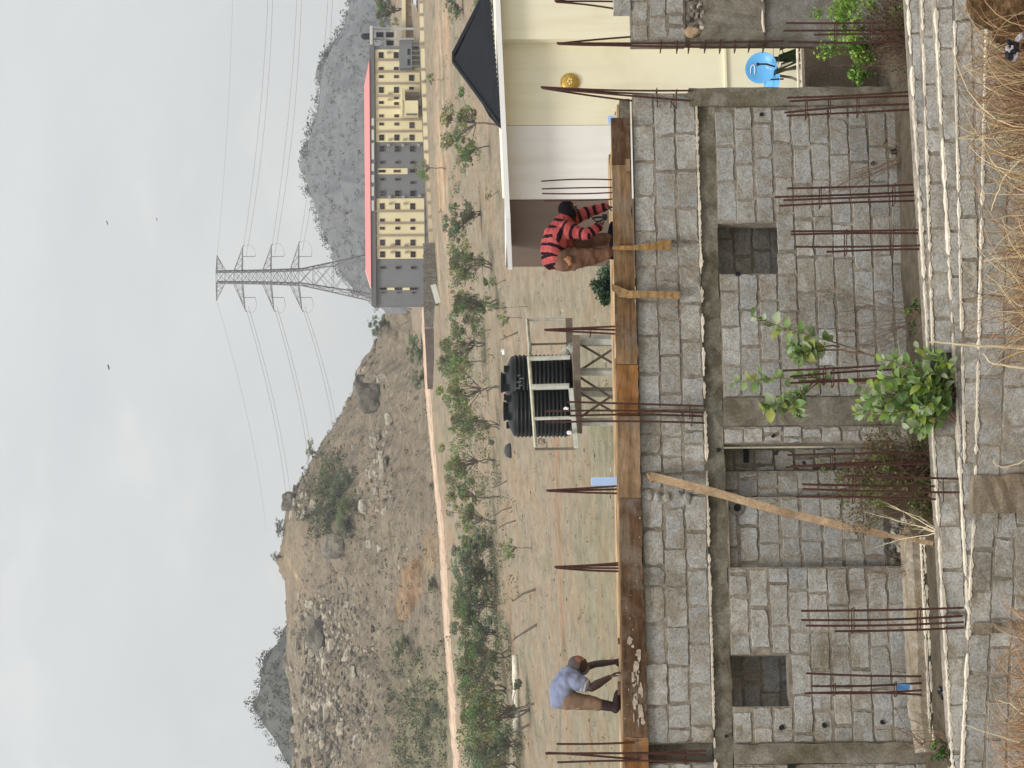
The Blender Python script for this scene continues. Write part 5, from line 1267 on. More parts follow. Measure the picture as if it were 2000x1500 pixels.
rebar('fanned rods in front of the right end of the water tank stand', [(1063, 644, 1215, 637), (1065, 645, 1215, 645), (1067, 645, 1215, 653)], [(1154, 645, 652)], -.4, GU, tip=.2)
rebar('tall rod bundle running down over the slab edge beside the orange board', [(1108, 785, 1374, 793, .06), (1064, 803, 1374, 806, .06), (1112, 812, 1374, 813, -.02), (1066, 825, 1376, 826, .06)], [(1347, 793, 813), (1352, 806, 826)], .1, GU)
rebar('fanned rods beside the light blue board on the slab', [(1067, 958, 1225, 948), (1069, 958, 1225, 955), (1070, 959, 1225, 964)], [], -.4, GU, tip=.2)
rebar('narrow fan of rods in the middle between the two left trunks', [(1083, 1107, 1225, 1098), (1084, 1108, 1225, 1104), (1085, 1108, 1225, 1110), (1086, 1109, 1225, 1116)], [], -.4, GU, tip=.2)
rebar('thick rod bundle over the slab edge at the left edge of the photo', [(1087, 1453, 1240, 1450, .0), (1065, 1471, 1380, 1466, .06), (1066, 1472, 1378, 1474, .06), (1088, 1489, 1378, 1488, .06), (1070, 1470, 1250, 1484, .0)], [(1300, 1466, 1488), (1340, 1466, 1488)], .1, GU)
rebar('starter bars in front of the bright green bush at the right', [(1535, 45, 1842, 40), (1530, 60, 1842, 58), (1590, 68, 1842, 68), (1540, 82, 1842, 80)], [(1634, 42, 82), (1786, 40, 80), (1704, 42, 81)], 1.75, GL)
rebar('starter bars in front of the right column', [(1537, 191, 1797, 178), (1542, 198, 1797, 187), (1532, 220, 1797, 203), (1536, 226, 1797, 213)], [(1622, 188, 222), (1678, 186, 220), (1577, 196, 224)], 1.5, GL)
rebar('starter bars right of the right-hand window', [(1537, 368, 1800, 360), (1513, 385, 1800, 374), (1530, 391, 1800, 381), (1522, 402, 1800, 392)], [(1604, 366, 399), (1748, 360, 394)], 1.4, GL)
rebar('starter bars standing below the right-hand window on the stepped wall', [(1545, 452, 1908, 446), (1545, 458, 1908, 459), (1553, 482, 1908, 475), (1614, 492, 1908, 488)], [(1654, 449, 492), (1827, 446, 490), (1745, 449, 490)], 1.9, GL)
rebar('starter bars half hidden by the leafy plants in the middle', [(1528, 724, 1800, 708), (1543, 736, 1800, 720), (1560, 745, 1800, 732), (1543, 748, 1800, 743)], [(1628, 722, 750), (1612, 716, 745)], 1.3, GL)
rebar('starter bars beside the dry thorny shrub, right of the tied pair of bars', [(1538, 889, 1836, 885), (1534, 913, 1836, 900), (1545, 910, 1836, 905)], [(1626, 886, 913), (1762, 886, 905)], 1.5, GL)
rebar('starter bars rising out of the dry thorny shrub', [(1648, 929, 1905, 936), (1567, 946, 1902, 950), (1568, 955, 1906, 962), (1554, 970, 1898, 978)], [(1670, 930, 978), (1842, 935, 978)], 1.85, GL)
rebar('starter bars before the tan footing in the left part', [(1565, 1193, 1882, 1187), (1565, 1211, 1880, 1203), (1574, 1222, 1882, 1215), (1630, 1233, 1884, 1226)], [(1668, 1188, 1233), (1798, 1188, 1228)], 1.8, GL)
rb = rebar('starter bars with a blue rag, bent at the foot, below the left-hand window', [(1575, 1315, 1800, 1321), (1585, 1340, 1800, 1334), (1580, 1353, 1800, 1348), (1572, 1354, 1800, 1357)], [(1632, 1337, 1355), (1751, 1334, 1357)], .75, GL)
mb = MB(); a = [FW.W(1753, 1336, .8), FW.W(1778, 1336, .8), FW.W(1776, 1347, .78), FW.W(1753, 1348, .8)]; mb.add(a + [p - FW.n * .02 for p in a], [(0, 1, 2, 3), (7, 6, 5, 4), (0, 4, 5, 1), (1, 5, 6, 2), (2, 6, 7, 3), (3, 7, 4, 0)]); tag(mb.build('blue_rag', plain('blue_rag', (.07, .2, .42), 8, .3)), 'small blue rag caught between starter bars below the left-hand window', 'rag')
mb = MB(); rr = random.Random(2)
for i in range(14): mb.blob(FW.W(1842 + rr.uniform(-8, 8), 1352 + rr.uniform(-9, 10), 1.2), (.04, .03, .03), i, .5, 1, 0, g3(rr.choice([.6, 1, 12, 25])))
tag(mb.build('black_bag', M['black']), 'crumpled black bag with pale bits at the foot of the bent starter bars', 'bag')
# ================================================================== stepped foreground walls
def front_wall(name, yL, xL, DL, yR, xR, DR, depth, label, seed, thick=.3, tone=1.12, ch=.235, cap=.13, mortar=None, L=.46, light=.1, jit=.01):
    p0, p1 = at(xL, yL, DL), at(xR, yR, DR); fr = Frame(p0, p1); Ln = (p1 - p0).length
    root = empty(name, p0.lerp(p1, .5) - Vector((0, 0, depth)), label, 'wall', 'stepped block walls in the foreground')
    block_wall('block_face', root, fr, 0, Ln, -depth, -.004, 0, thick, L=L, ch=ch, seed=seed, tone=tone, mortar=mortar or M['mortar_brown'], light=light, jit=jit, joint=.034)
    mortar_strip('mortar_cap', root, fr, 0.0, Ln, 0, 0, cap, seed)
    return fr, Ln, root
W3 = front_wall('foundation_wall', 1640, 1869, 24.5, -140, 1765, 25.8, .75, 'rearmost stepped foreground block wall, edged with pale mortar, nearest the dark soil', 61, L=.5)
W2b = front_wall('foundation_wall', 690, 1822, 25.05, -140, 1796, 25.55, .45, 'narrow second step of the foreground block walls, only on the right half', 62, thick=.2, L=.52, cap=.07)
W2 = front_wall('foundation_wall', 1245, 1893, 24.72, -140, 1819, 25.25, .6, 'third step of the foreground block walls, ending in the left half', 63, L=.5)
W1c = front_wall('foundation_wall', 905, 1884, 24.76, 40, 1864, 25.05, .4, 'pale-edged step just above the front block wall on the right', 66, thick=.2, cap=.06)
W1 = front_wall('front_wall', 945, 1905, 24.66, -140, 1931, 24.95, 1.4, 'front block wall at the bottom right behind the dry grass', 64, tone=.95, ch=.27, cap=.1)
W1L = front_wall('front_wall', 1640, 1873, 24.36, 990, 1902, 24.83, 1.4, 'front block wall at the bottom left behind the orange twigs', 65, tone=.95, ch=.25, cap=.12)
fr = W1[0]; q0 = fr.at(1900, 1003)[0]; q1 = fr.at(1900, 928)[0]
pier = empty('concrete_pier', fr.P(q0, -1.2, .1), 'smooth brown concrete pier between the two front block walls', 'pier')
column('pier_body', M['conc_brown'], pier, fr, q0, q1, -1.4, .03, -.3, .045, 18, .012, 9)
column('pier_body', M['conc_brown'], empty('concrete_pier', fr.P(q0 - 1.4, -1.2, .1), 'rough brown concrete fill in the left front wall under the starter bars', 'pier'), W1L[0], W1L[0].at(1930, 1236)[0], W1L[0].at(1930, 1216)[0], -1.3, -.04, -.2, .03, 12, .02, 10)

# ================================================================== vegetation in the foreground
def leaf_mesh(mb, p, d, n, L, w, col):
    d = d.normalized(); s = d.cross(n)
    if s.length < 1e-3: s = d.orthogonal()
    s.normalize(); n = s.cross(d); pts = []
    for u, k, h in ((0, .08, 0), (.25, .75, .05), (.5, 1, .07), (.8, .62, .02), (1, .04, -.06)):
        c = p + d * (L * u) + n * (h * L)
        pts += [c - s * (w * .5 * k) + n * (w * .16 * k), c, c + s * (w * .5 * k) + n * (w * .16 * k)]
    fs = []
    for i in range(4):
        for j in (0, 1): fs.append((i * 3 + j, i * 3 + j + 1, (i + 1) * 3 + j + 1, (i + 1) * 3 + j))
    mb.add(pts, fs, 0, col)
def leafy_stem(mbl, mbs, pts, leaf0, n, L, w, r, cols, rad=.012, rise=.5):
    mbs.tube(pts, [rad * (1 - .7 * i / (len(pts) - 1)) for i in range(len(pts))], 6)
    seg = len(pts) - 1
    for i in range(n):
        u = leaf0 + (1 - leaf0) * (i + .5) / n; k = min(seg - 1, int(u * seg)); f = u * seg - k
        p = pts[k].lerp(pts[k + 1], f); ax = (pts[k + 1] - pts[k]).normalized(); w_ = i * 1.6 + r.uniform(-.5, .5) + (i % 2) * math.pi
        a = ax.orthogonal().normalized(); b = ax.cross(a); side = a * math.cos(w_) + b * math.sin(w_)
        d = side + ax * r.uniform(.1, .9) * rise * 2 + Vector((0, 0, r.uniform(-.35, .25))); nn = Vector((r.uniform(-.7, .7), r.uniform(-1.6, 0), r.uniform(.2, 1)))
        sc = r.uniform(.6, 1.15) * (1 - .35 * max(0, u - .8) / .2); k_ = r.uniform(.75, 1.25); c = r.choice(cols)
        leaf_mesh(mbl, p, d, nn, L * sc, w * sc, tuple(x * k_ for x in c))
GL_ = [(.15, .24, .075), (.18, .28, .1), (.11, .19, .06), (.28, .36, .19), (.36, .43, .28), (.21, .29, .12)]
def big_plant(name, stems, label, seed, L=.17, w=.105, cols=GL_, n=20, leaf0=.35, rad=.012, rise=.5):
    r = random.Random(seed); root = empty(name, stems[0][0], label, 'plant'); ml, ms = MB(), MB()
    for st in stems:
        pts = []
        for a, b in zip(st, st[1:]):
            for k in range(4): pts.append(a.lerp(b, k / 4) + Vector((r.uniform(-.01, .01), 0, r.uniform(-.01, .01))))
        pts.append(st[-1]); leafy_stem(ml, ms, pts, leaf0, n, L, w, r, cols, rad, rise)
    ms.build('stem', M['twig'], root); ml.build('leaves', M['leaf'], root, smooth=True); return root
V = lambda x, y, t=1.2: FW.W(x, y, t)
big_plant('leafy_plant', [[V(1800, 716, 1.1), V(1690, 690, 1.0), V(1600, 660, .9), V(1530, 642, .9), V(1466, 615, .9)], [V(1690, 690, 1.0), V(1630, 682, 1.0), V(1575, 690, 1.1), V(1540, 668, 1.1)], [V(1640, 676, 1.0), V(1590, 676, 1.1), V(1552, 700, 1.1)]],
          'tall large-leaved plant with a bare slanting stem in front of the pier, reaching right', 3, n=26, leaf0=.42, cols=GL_ + [(.3, .34, .1)])
big_plant('leafy_plant', [[V(1800, 752, 1.2), V(1680, 748, 1.1), V(1590, 738, 1.1), V(1500, 740, 1.1), V(1428, 748, 1.1)], [V(1600, 738, 1.1), V(1560, 770, 1.2), V(1520, 790, 1.3), V(1494, 800, 1.3)], [V(1610, 740, 1.1), V(1580, 760, 1.2), V(1550, 785, 1.3), V(1560, 806, 1.3)]],
          'tall large-leaved plant leaning left across the concrete column', 4, n=28, leaf0=.38, cols=GL_ + [(.34, .36, .1)])
st = []
r = random.Random(6)
for i in range(46):
    xb, yb = 1864 + r.uniform(-6, 4), 770 + r.uniform(-45, 55); xe = r.uniform(1660, 1830); ye = 768 + (r.uniform(-92, 88)) * (1.0 if xe > 1740 else .8)
    t0 = 2.0; t1 = 2.0 + r.uniform(-.25, .45); st.append([V(xb, yb, t0), V((xb + xe) / 2 + r.uniform(-10, 10), (yb * .5 + ye * .5), (t0 + t1) / 2), V(xe, ye, t1)])
big_plant('leafy_plant', st, 'big dense clump of large-leaved plant on the stepped wall in the centre', 7, L=.165, w=.082, n=13, leaf0=.15, cols=GL_ + [(.2, .32, .05), (.3, .38, .08), (.09, .16, .045)], rad=.008, rise=.8)
def bush(name, label, cat, balls, leafL, leafW, cols, n, seed, twigs=0, base=None, trad=.006, tcol='twig'):
    r = random.Random(seed); lv = Leaves(seed); root = empty(name, base, label, cat); mb = MB()
    for (x, y, t, rr_) in balls:
        c = V(x, y, t); lv.ball(c, (rr_, rr_, rr_), n, leafL, leafW, r.choice(cols), var=.4)
        if twigs:
            for _ in range(twigs):
                e = c + Vector((r.gauss(0, rr_ * .8), r.gauss(0, rr_ * .6), r.gauss(0, rr_ * .8))); m = base.lerp(e, .5) + Vector((r.gauss(0, .12), r.gauss(0, .08), r.gauss(0, .12)))
                q = [base, base.lerp(m, .5) + Vector((r.gauss(0, .03), 0, r.gauss(0, .03))), m, m.lerp(e, .5) + Vector((r.gauss(0, .04), 0, r.gauss(0, .04))), e]; mb.tube(q, [trad, trad * .8, trad * .65, trad * .5, trad * .3], 4)
    lv.build('foliage', M['leaf'], root)
    if twigs: mb.build('twigs', M[tcol], root)
    return root
BR = [(.17, .3, .05), (.24, .4, .07), (.3, .46, .1), (.1, .2, .04)]
r = random.Random(17); balls = []
for _ in range(46): balls.append((r.gauss(1655, 26), r.uniform(-60, 105) + 0, 1.2 + r.uniform(-.25, .25), r.uniform(.06, .14)))
for _ in range(20): balls.append((r.uniform(1660, 1700), r.uniform(80, 165), 1.2, r.uniform(.05, .1)))
for _ in range(14): balls.append((r.uniform(1745, 1772), r.uniform(-40, 70), 1.3, r.uniform(.04, .08)))
bush('green_bush', 'bright green small-leaved bush against the right wing', 'bush', balls, .045, .036, BR, 46, 18, 2, V(1790, 70, 1.2), .006)
r = random.Random(19)
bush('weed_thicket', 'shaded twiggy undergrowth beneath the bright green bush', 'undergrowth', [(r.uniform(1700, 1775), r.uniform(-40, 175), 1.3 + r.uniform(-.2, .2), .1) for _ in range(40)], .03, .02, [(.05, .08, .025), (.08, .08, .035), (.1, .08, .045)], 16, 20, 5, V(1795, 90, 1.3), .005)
r = random.Random(23); balls = [(r.gauss(1715, 45), r.gauss(935, 42), 1.0 + r.uniform(-.35, .35), r.uniform(.08, .16)) for _ in range(72)] + [(r.uniform(1780, 1835), r.uniform(860, 1010), 1.2, .1) for _ in range(34)]
bush('thorn_shrub', 'dry brown and green thorny shrub filling the bay behind the starter bars', 'shrub', balls, .042, .024, [(.16, .21, .06), (.17, .17, .07), (.17, .13, .075), (.2, .145, .09)], 60, 24, 6, V(1838, 935, 1.0), .006)
r = random.Random(29)
bush('low_weed', 'small green weed at the foot of the wall below the right-hand window', 'weed', [(r.uniform(1765, 1812), r.uniform(575, 650), 1.3, .05) for _ in range(14)], .04, .02, BR[:1] + [(.06, .11, .04)], 22, 30, 2, V(1808, 615, 1.3), .004)
bush('low_weed', 'small green weed at the lower left edge between the footing and the stepped wall', 'weed', [(r.uniform(1820, 1856), r.uniform(1438, 1485), 1.3, .05) for _ in range(14)], .045, .025, BR[:1] + [(.06, .11, .04)], 22, 31, 2, V(1862, 1462, 1.3), .004)
# bare twig sprays against the walls
def spray(name, label, base, ends, seed, rad=.006, mat='twig', cat='dry bush', bend=.12):
    r = random.Random(seed); root = empty(name, base, label, cat); mb = MB()
    for e in ends:
        m = base.lerp(e, .5) + Vector((r.gauss(0, bend), r.gauss(0, .06), r.gauss(0, bend))); pts = []
        for k in range(9):
            u = k / 8; pts.append(base * (1 - u) ** 2 + m * (2 * u * (1 - u)) + e * u * u + Vector((r.gauss(0, .006), 0, r.gauss(0, .006))))
        mb.tube(pts, [rad * (1 - .75 * k / 8) for k in range(9)], 4)
        for _ in range(3):
            k = r.randint(3, 7); d = pts[k + 1] - pts[k]; q = pts[k] + d * r.uniform(1, 3) + Vector((r.gauss(0, .09), r.gauss(0, .05), r.gauss(0, .09))); mb.tube([pts[k], pts[k].lerp(q, .5) + Vector((0, 0, .01)), q], [rad * .4, rad * .3, rad * .15], 4)
    mb.build('twigs', M[mat], root); return root
r = random.Random(41)
spray('dry_bush', 'bare brown twigs spread over the wall below the right column', V(1790, 300, .35), [V(r.uniform(1560, 1730), r.uniform(205, 420), .12 + r.uniform(0, .3)) for _ in range(26)], 42)
spray('dry_bush', 'bare brown twigs spread over the wall left of the right-hand window', V(1800, 620, .5), [V(r.uniform(1500, 1740), r.uniform(540, 720), .15 + r.uniform(0, .3)) for _ in range(16)], 43)
spray('dry_bush', 'bare brown twigs around the lower middle bay left of the prop', V(1790, 1110, .5), [V(r.uniform(1560, 1740), r.uniform(1040, 1160), .2 + r.uniform(0, .2)) for _ in range(11)], 44, .004)
spray('dry_bush', 'bare brown twigs at the lower left between wall and footing', V(1860, 1440, 1.0), [V(r.uniform(1720, 1830), r.uniform(1370, 1500), .5 + r.uniform(0, .4)) for _ in range(14)], 45)
spray('dry_bush', 'pale dry sticks lying between the prop and the stepped wall', V(1836, 1040, 1.5), [V(x, y, 1.2) for x, y in [(1742, 990), (1760, 1012), (1808, 1028), (1740, 985), (1818, 965), (1690, 1000), (1725, 1062)]], 46, .009, 'pale_stalk', 'dry bush', .05)
spray('dry_bush', 'bare twigs lying over the footing at the far left', V(1800, 1455, .9), [V(r.uniform(1730, 1790), r.uniform(1360, 1430), .7) for _ in range(5)], 47, .007)
mb = MB(); mb.blob(FW.W(1752, 294, .1), (.06, .03, .035), 5, .6, 2); mb.blob(FW.W(1744, 296, .1), (.03, .03, .03), 8, .6, 2); tag(mb.build('dark_rag', M['black']), 'small dark scrap on the wall foot under the right column', 'scrap')
# dry grass and stalks at the bottom of the picture (nearer the camera than the front wall)
def B(x, y, D=22.6): return at(x, y, D)
def grass_clump(label, centers, n, seed, lo, hi, cols, droop=.6, name='dry_grass', wid=.0075):
    r = random.Random(seed); mb = MB()
    for _ in range(n):
        x, y = r.choice(centers); x += r.gauss(0, 16); y += r.gauss(0, 30); D = r.uniform(22.0, 23.2); p = B(max(x, 1960) + 60, y, D); L = r.uniform(lo, hi); w = r.uniform(0, 6.28)
        d = Vector((math.cos(w), math.sin(w) * .5, 0)) * r.uniform(.15, droop); up = Vector((0, 0, 1)); pts = []; 
        for k in range(7): u = k / 6; pts.append(p + up * (L * (u - .35 * u * u)) + d * (L * u * u) + Vector((r.gauss(0, .004), 0, r.gauss(0, .004))))
        wd = r.uniform(.5, 1.3) * wid; k_ = r.uniform(.6, 1.3); c = r.choice(cols)
        mb.tube(pts, [wd * (1 - .85 * k / 6) for k in range(7)], 3, 0, tuple(q * k_ for q in c))
    o = mb.build(name, M['straw_attr']); tag(o, label, 'dry grass', kind='stuff'); return o
k = N('straw_tinted'); M['straw_attr'] = k.fin(k.attr(), rough=.85, spec=.15)
ST = [(.46, .33, .17), (.34, .22, .11), (.25, .13, .075), (.52, .4, .22)]
OR = [(.33, .185, .1), (.42, .26, .14), (.27, .15, .09), (.46, .33, .19)]
BN = [(.26, .15, .095), (.33, .2, .12), (.2, .12, .085), (.42, .3, .18)]
grass_clump('brown dry stalks in front of the front wall at the bottom right', [(1990, 130), (1985, 200), (1995, 260), (1990, 90), (1995, 320), (1975, 240), (1970, 160)], 480, 1, .25, .85, BN + ST[:2], .7)
grass_clump('curved tan dry grass in front of the front wall right of the centre', [(2000, 440), (1995, 520), (1990, 580), (2000, 640), (2000, 380)], 420, 2, .25, .75, ST + BN[:2], 1.0)
grass_clump('orange dry twigs and grass at the bottom left', [(1985, 1340), (1980, 1400), (1975, 1450), (1985, 1490), (2000, 1290), (1990, 1240)], 400, 3, .25, .8, OR, .8)
grass_clump('brown dead weeds hanging over the steps at the bottom right', [(1900, 120), (1890, 60), (1910, 180), (1900, 260)], 130, 4, .5, 1.25, BN + ST[:1], .6)
grass_clump('pale straw spilling over the right front wall', [(1960, 60), (1950, 150), (1965, 240), (1975, 320), (1985, 480), (1985, 560), (1990, 650)], 330, 5, .45, 1.3, ST + [(.6, .48, .28)], .9)
def stalk(pts, rad, label, mat='pale_stalk', D=22.4):
    P_ = [B(*p, D - .0) for p in pts]; mb = MB(); q = []
    for i in range(len(P_) - 1):
        for k in range(5): q.append(P_[i].lerp(P_[i + 1], k / 5) + Vector((rnd.gauss(0, .003), 0, rnd.gauss(0, .003))))
    q.append(P_[-1]); mb.tube(q, [rad * (1 - .6 * i / len(q)) for i in range(len(q))], 6)
    tag(mb.build('dry_stalk', M[mat]), label, 'stalk', 'pale dry stalks in the foreground')
stalk([(2080, 684), (1980, 679), (1900, 674), (1850, 670), (1815, 668)], .016, 'long thick cream stalk crossing the steps beside the dense leafy clump')
stalk([(2060, 722), (1985, 717), (1950, 712), (1934, 708), (1920, 690)], .016, 'short thick cream stalk below the long one')
stalk([(2060, 285), (1990, 315), (1960, 348), (1945, 385), (1936, 412)], .013, 'pale stalk curving up from the bottom right')
stalk([(2060, 498), (1980, 502), (1945, 505), (1922, 509)], .013, 'straight pale stalk in front of the right front wall')
stalk([(2040, 585), (1990, 550), (1955, 515), (1928, 488)], .009, 'thin pale stalk slanting across the right front wall')
stalk([(2020, 640), (1975, 590), (1950, 555), (1925, 535)], .008, 'thinnest pale stalk slanting below the other on the right front wall')
stalk([(2040, 1480), (1990, 1450), (1955, 1438), (1920, 1428), (1880, 1412)], .010, 'pale stalk lying across the left front wall')
stalk([(2040, 1420), (2000, 1395), (1975, 1375), (1950, 1368)], .012, 'thick pale twig at the bottom left')
stalk([(2040, 870), (1990, 905), (1960, 914), (1945, 908), (1940, 898)], .008, 'hooked pale stalk right of the concrete pier')
stalk([(1905, 262), (1880, 268), (1868, 270)], .007, 'tiny pale stalk lying on the steps at the right')
stalk([(2040, 250), (1960, 268), (1930, 270), (1905, 272), (1870, 270)], .010, 'tan stalk lying level across the right front wall')
spray('dry_bush', 'dark curved stems looping over the right front wall', B(2030, 600), [B(r.uniform(1900, 1990), r.uniform(430, 720), 22.8) for _ in range(16)], 48, .007, 'twig', 'dry bush', .2)
spray('dry_bush', 'tangled reddish stems looping over the bottom right corner', B(2040, 180), [B(r.uniform(1880, 1990), r.uniform(40, 330), 22.8) for _ in range(30)], 49, .006, 'twig', 'dry bush', .2)
# soil heap at the bottom right corner with a black bag
M['heap'] = None
k = N('orange_soil'); f = k.noise(5, 8, .7); c = k.ramp(f, [(.34, (.05, .03, .018)), (.5, (.2, .12, .06)), (.72, (.46, .29, .15))]); M['heap'] = k.fin(c, k.noise(24, 7, .75), 1, .06, 1, spec=.05)
bm = bmesh.new(); bmesh.ops.create_icosphere(bm, subdivisions=6, radius=1); mb = MB(); vs = []; hc = at(2050, -55, 22.5); rr = random.Random(77)
for v in bm.verts:
    p = v.co; k = 1 + .3 * mnoise.noise(p * 1.3) + .16 * mnoise.noise(p * 3.5 + Vector((4, 0, 0))) + .10 * mnoise.noise(p * 8) + .06 * mnoise.noise(p * 18) + .035 * mnoise.noise(p * 40); vs.append(hc + Vector((p.x * .78, p.y * .35, p.z * .82)) * k)
ix = {v: i for i, v in enumerate(bm.verts)}; mb.add(vs, [tuple(ix[v] for v in f.verts) for f in bm.faces]); bm.free()
tag(mb.build('soil_heap', M['heap']), 'orange brown soil heap at the bottom right corner', 'soil heap')
mb = MB()
for i in range(9): mb.blob(at(1975 + rr.uniform(-8, 22), 76 + rr.uniform(-10, 14) + i * 3, 21.8), (.04, .03, .035), i, .6, 2, 0, g3(1 if i % 4 else 30))
tag(mb.build('black_bag', M['black']), 'torn black plastic bag beside the orange soil heap', 'bag')

# ================================================================== people
def cap_(mb, a, b, ra, rb, n=14, m=5):        # tapered capsule between two joints
    a, b = Vector(a), Vector(b); d = b - a; L = d.length
    if L < 1e-5: d = Vector((0, 0, 1)); L = 1e-5
    d.normalize(); x = d.orthogonal().normalized(); y = d.cross(x); prof = []
    for i in range(m + 1): w = math.pi / 2 * i / m; prof.append((max(1e-4, ra * math.sin(w)), -ra * math.cos(w)))
    for i in range(m + 1): w = math.pi / 2 * i / m; prof.append((max(1e-4, rb * math.cos(w)), L + rb * math.sin(w)))
    mb.lathe(prof, a, n, axis=(x, y, d))
def limb(mb, *pts):                           # pts: (position, radius) ...
    for (p, r), (q, s) in zip(pts, pts[1:]): cap_(mb, p, q, r, s)
def ell(mb, c, ax, r):                        # ellipsoid
    bm = bmesh.new(); bmesh.ops.create_icosphere(bm, subdivisions=3, radius=1); vs = [c + ax[0] * v.co.x * r[0] + ax[1] * v.co.y * r[1] + ax[2] * v.co.z * r[2] for v in bm.verts]; ix = {v: i for i, v in enumerate(bm.verts)}
    mb.add(vs, [tuple(ix[v] for v in f.verts) for f in bm.faces]); bm.free()
def fuse(mb, voxel, smooth, fold=0, fs=8, seed=0):
    me = bpy.data.meshes.new('tmp'); me.from_pydata(mb.v, [], mb.f); o = bpy.data.objects.new('tmp', me); COLL.objects.link(o)
    m = o.modifiers.new('r', 'REMESH'); m.mode = 'VOXEL'; m.voxel_size = voxel
    if smooth: q = o.modifiers.new('sm', 'SMOOTH'); q.iterations = smooth; q.factor = .5
    bpy.context.view_layer.update(); dg = bpy.context.evaluated_depsgraph_get(); out = bpy.data.meshes.new_from_object(o.evaluated_get(dg)); bpy.data.objects.remove(o); bpy.data.meshes.remove(me)
    if fold:
        for v in out.vertices:
            p = v.co; q = Vector((p.x * .6, p.y, p.z)) * fs + Vector((seed, 0, 0)); w = 1 - abs(mnoise.noise(q)) * 2
            v.co += v.normal * fold * (w * .7 + .6 * mnoise.noise(q * 2.1))
    return out
def place(me, name, mat, parent):
    me.transform(Matrix.Translation(-wloc(parent))); me.name = name; me.materials.clear(); me.materials.append(mat)
    for p in me.polygons: p.use_smooth = True
    if 'Col' not in me.attributes:
        a = me.attributes.new('Col', 'FLOAT_COLOR', 'FACE'); a.data.foreach_set('color', np.ones(len(me.polygons) * 4, dtype=np.float32))
    o = bpy.data.objects.new(name, me); COLL.objects.link(o); o.parent = parent; return o
def head_into(mb, c, fwd, up):
    """skull with jaw, nose, brow, chin and ears; fwd = where the face looks"""
    fwd = fwd.normalized(); up = (up - fwd * up.dot(fwd)).normalized(); sd = fwd.cross(up); bm = bmesh.new(); bmesh.ops.create_icosphere(bm, subdivisions=4, radius=1); vs = []
    g = lambda x, m, w: math.exp(-((x - m) / w) ** 2)
    for v in bm.verts:
        x, y, z = v.co; X, Yv, Z = x * .076, y * .096, z * .115
        if z < 0: X *= 1 - .28 * (-z); Yv = Yv * (1 - .12 * -z) + .022 * (-z) * max(0, y)
        if y > 0:
            Yv += .028 * g(x, 0, .16) * g(z, -.12, .2) + .009 * g(abs(x), .3, .25) * g(z, .18, .1) - .013 * g(abs(x), .36, .16) * g(z, .03, .1) + .012 * g(x, 0, .3) * g(z, -.46, .1) + .012 * g(x, 0, .3) * g(z, -.75, .18)
        X += (.014 if x > 0 else -.014) * g(abs(x), 1, .18) * g(z, -.05, .22) * g(y, -.1, .3)
        vs.append(c + sd * X + fwd * Yv + up * Z)
    ix = {v: i for i, v in enumerate(bm.verts)}; mb.add(vs, [tuple(ix[v] for v in f.verts) for f in bm.faces]); bm.free(); return sd, fwd, up
def shell(hd, sd, fw_, up_, r, off, keep, wob=.006):   # a cap-like part of an ellipsoid round the head
    bm = bmesh.new(); bmesh.ops.create_icosphere(bm, subdivisions=4, radius=1); mb = MB(); vs = []
    for v in bm.verts: x, y, z = v.co; vs.append(hd + sd * x * r[0] + fw_ * (y * r[1] + off[0]) + up_ * (z * r[2] + off[1]) + Vector((0, 0, wob * mnoise.noise(v.co * 4))))
    ix = {v: i for i, v in enumerate(bm.verts)}; mb.add(vs, [tuple(ix[v] for v in f.verts) for f in bm.faces if keep(f.calc_center_median())]); bm.free(); return mb
def hand_into(mb, wrist, dirn, nrm, s=1.0, curl=.5):
    """palm, four unequal bent fingers and a side thumb; nrm = the way the fingers curl"""
    d = dirn.normalized(); n = (nrm - d * nrm.dot(d)).normalized(); sd = d.cross(n)
    for k in (-1, 0, 1): limb(mb, (wrist + sd * k * .012 * s, .019 * s), (wrist + d * .078 * s + sd * k * .024 * s, .014 * s))
    for off, L in ((-.031, .072), (-.0105, .084), (.0105, .079), (.031, .062)):
        a = wrist + d * .085 * s + sd * off * s; b = a + (d * math.cos(curl * .6) + n * math.sin(curl * .6)) * L * .5 * s; c = b + (d * math.cos(curl * 1.8) + n * math.sin(curl * 1.8)) * L * .5 * s
        limb(mb, (a, .0095 * s), (b, .0088 * s), (c, .007 * s))
    a = wrist + d * .03 * s - sd * .03 * s + n * .006; b = a + (d * .7 - sd * .6 + n * .45).normalized() * .045 * s; c = b + (d * .9 - sd * .1 + n * .5).normalized() * .03 * s
    limb(mb, (a, .0125 * s), (b, .0105 * s), (c, .008 * s))
M['skin'] = plain('dark_skin', (.045, .025, .02), 14, .15, .5, .1, spec=.35)
M['eye'] = plain('eye_white', (.6, .56, .5), 5, .03, .3, 0, spec=.5)
def stripe_mat():
    k = N('striped_jersey'); a = k.attr('arc', 'Fac')
    m = k.n('ShaderNodeMath', operation='FRACT'); k.L(a, m.inputs[0]); s = k.n('ShaderNodeMath', operation='GREATER_THAN'); k.L(m.outputs[0], s.inputs[0]); s.inputs[1].default_value = .62
    f = k.noise(9, 6, .7); red = k.ramp(f, [(.3, (.27, .045, .043)), (.7, (.45, .105, .1))])
    c = k.mix(red, (.022, .009, .014), s.outputs[0], 'MIX'); c = k.mix(c, k.ramp(k.noise(30, 4, .7), [(.3, g3(.75)), (.7, g3(1.15))])); return k.fin(c, k.noise(22, 5), .5, .02, .95, spec=.08)
M['stripe'] = stripe_mat()
M['trouser'] = plain('brown_trousers', (.135, .075, .05), 5, .5, .95, .5, 14, bdist=.03, spec=.08)
M['shirt_blue'] = plain('grey_blue_shirt', (.19, .215, .31), 5, .25, .95, .5, 12, bdist=.03, spec=.1)
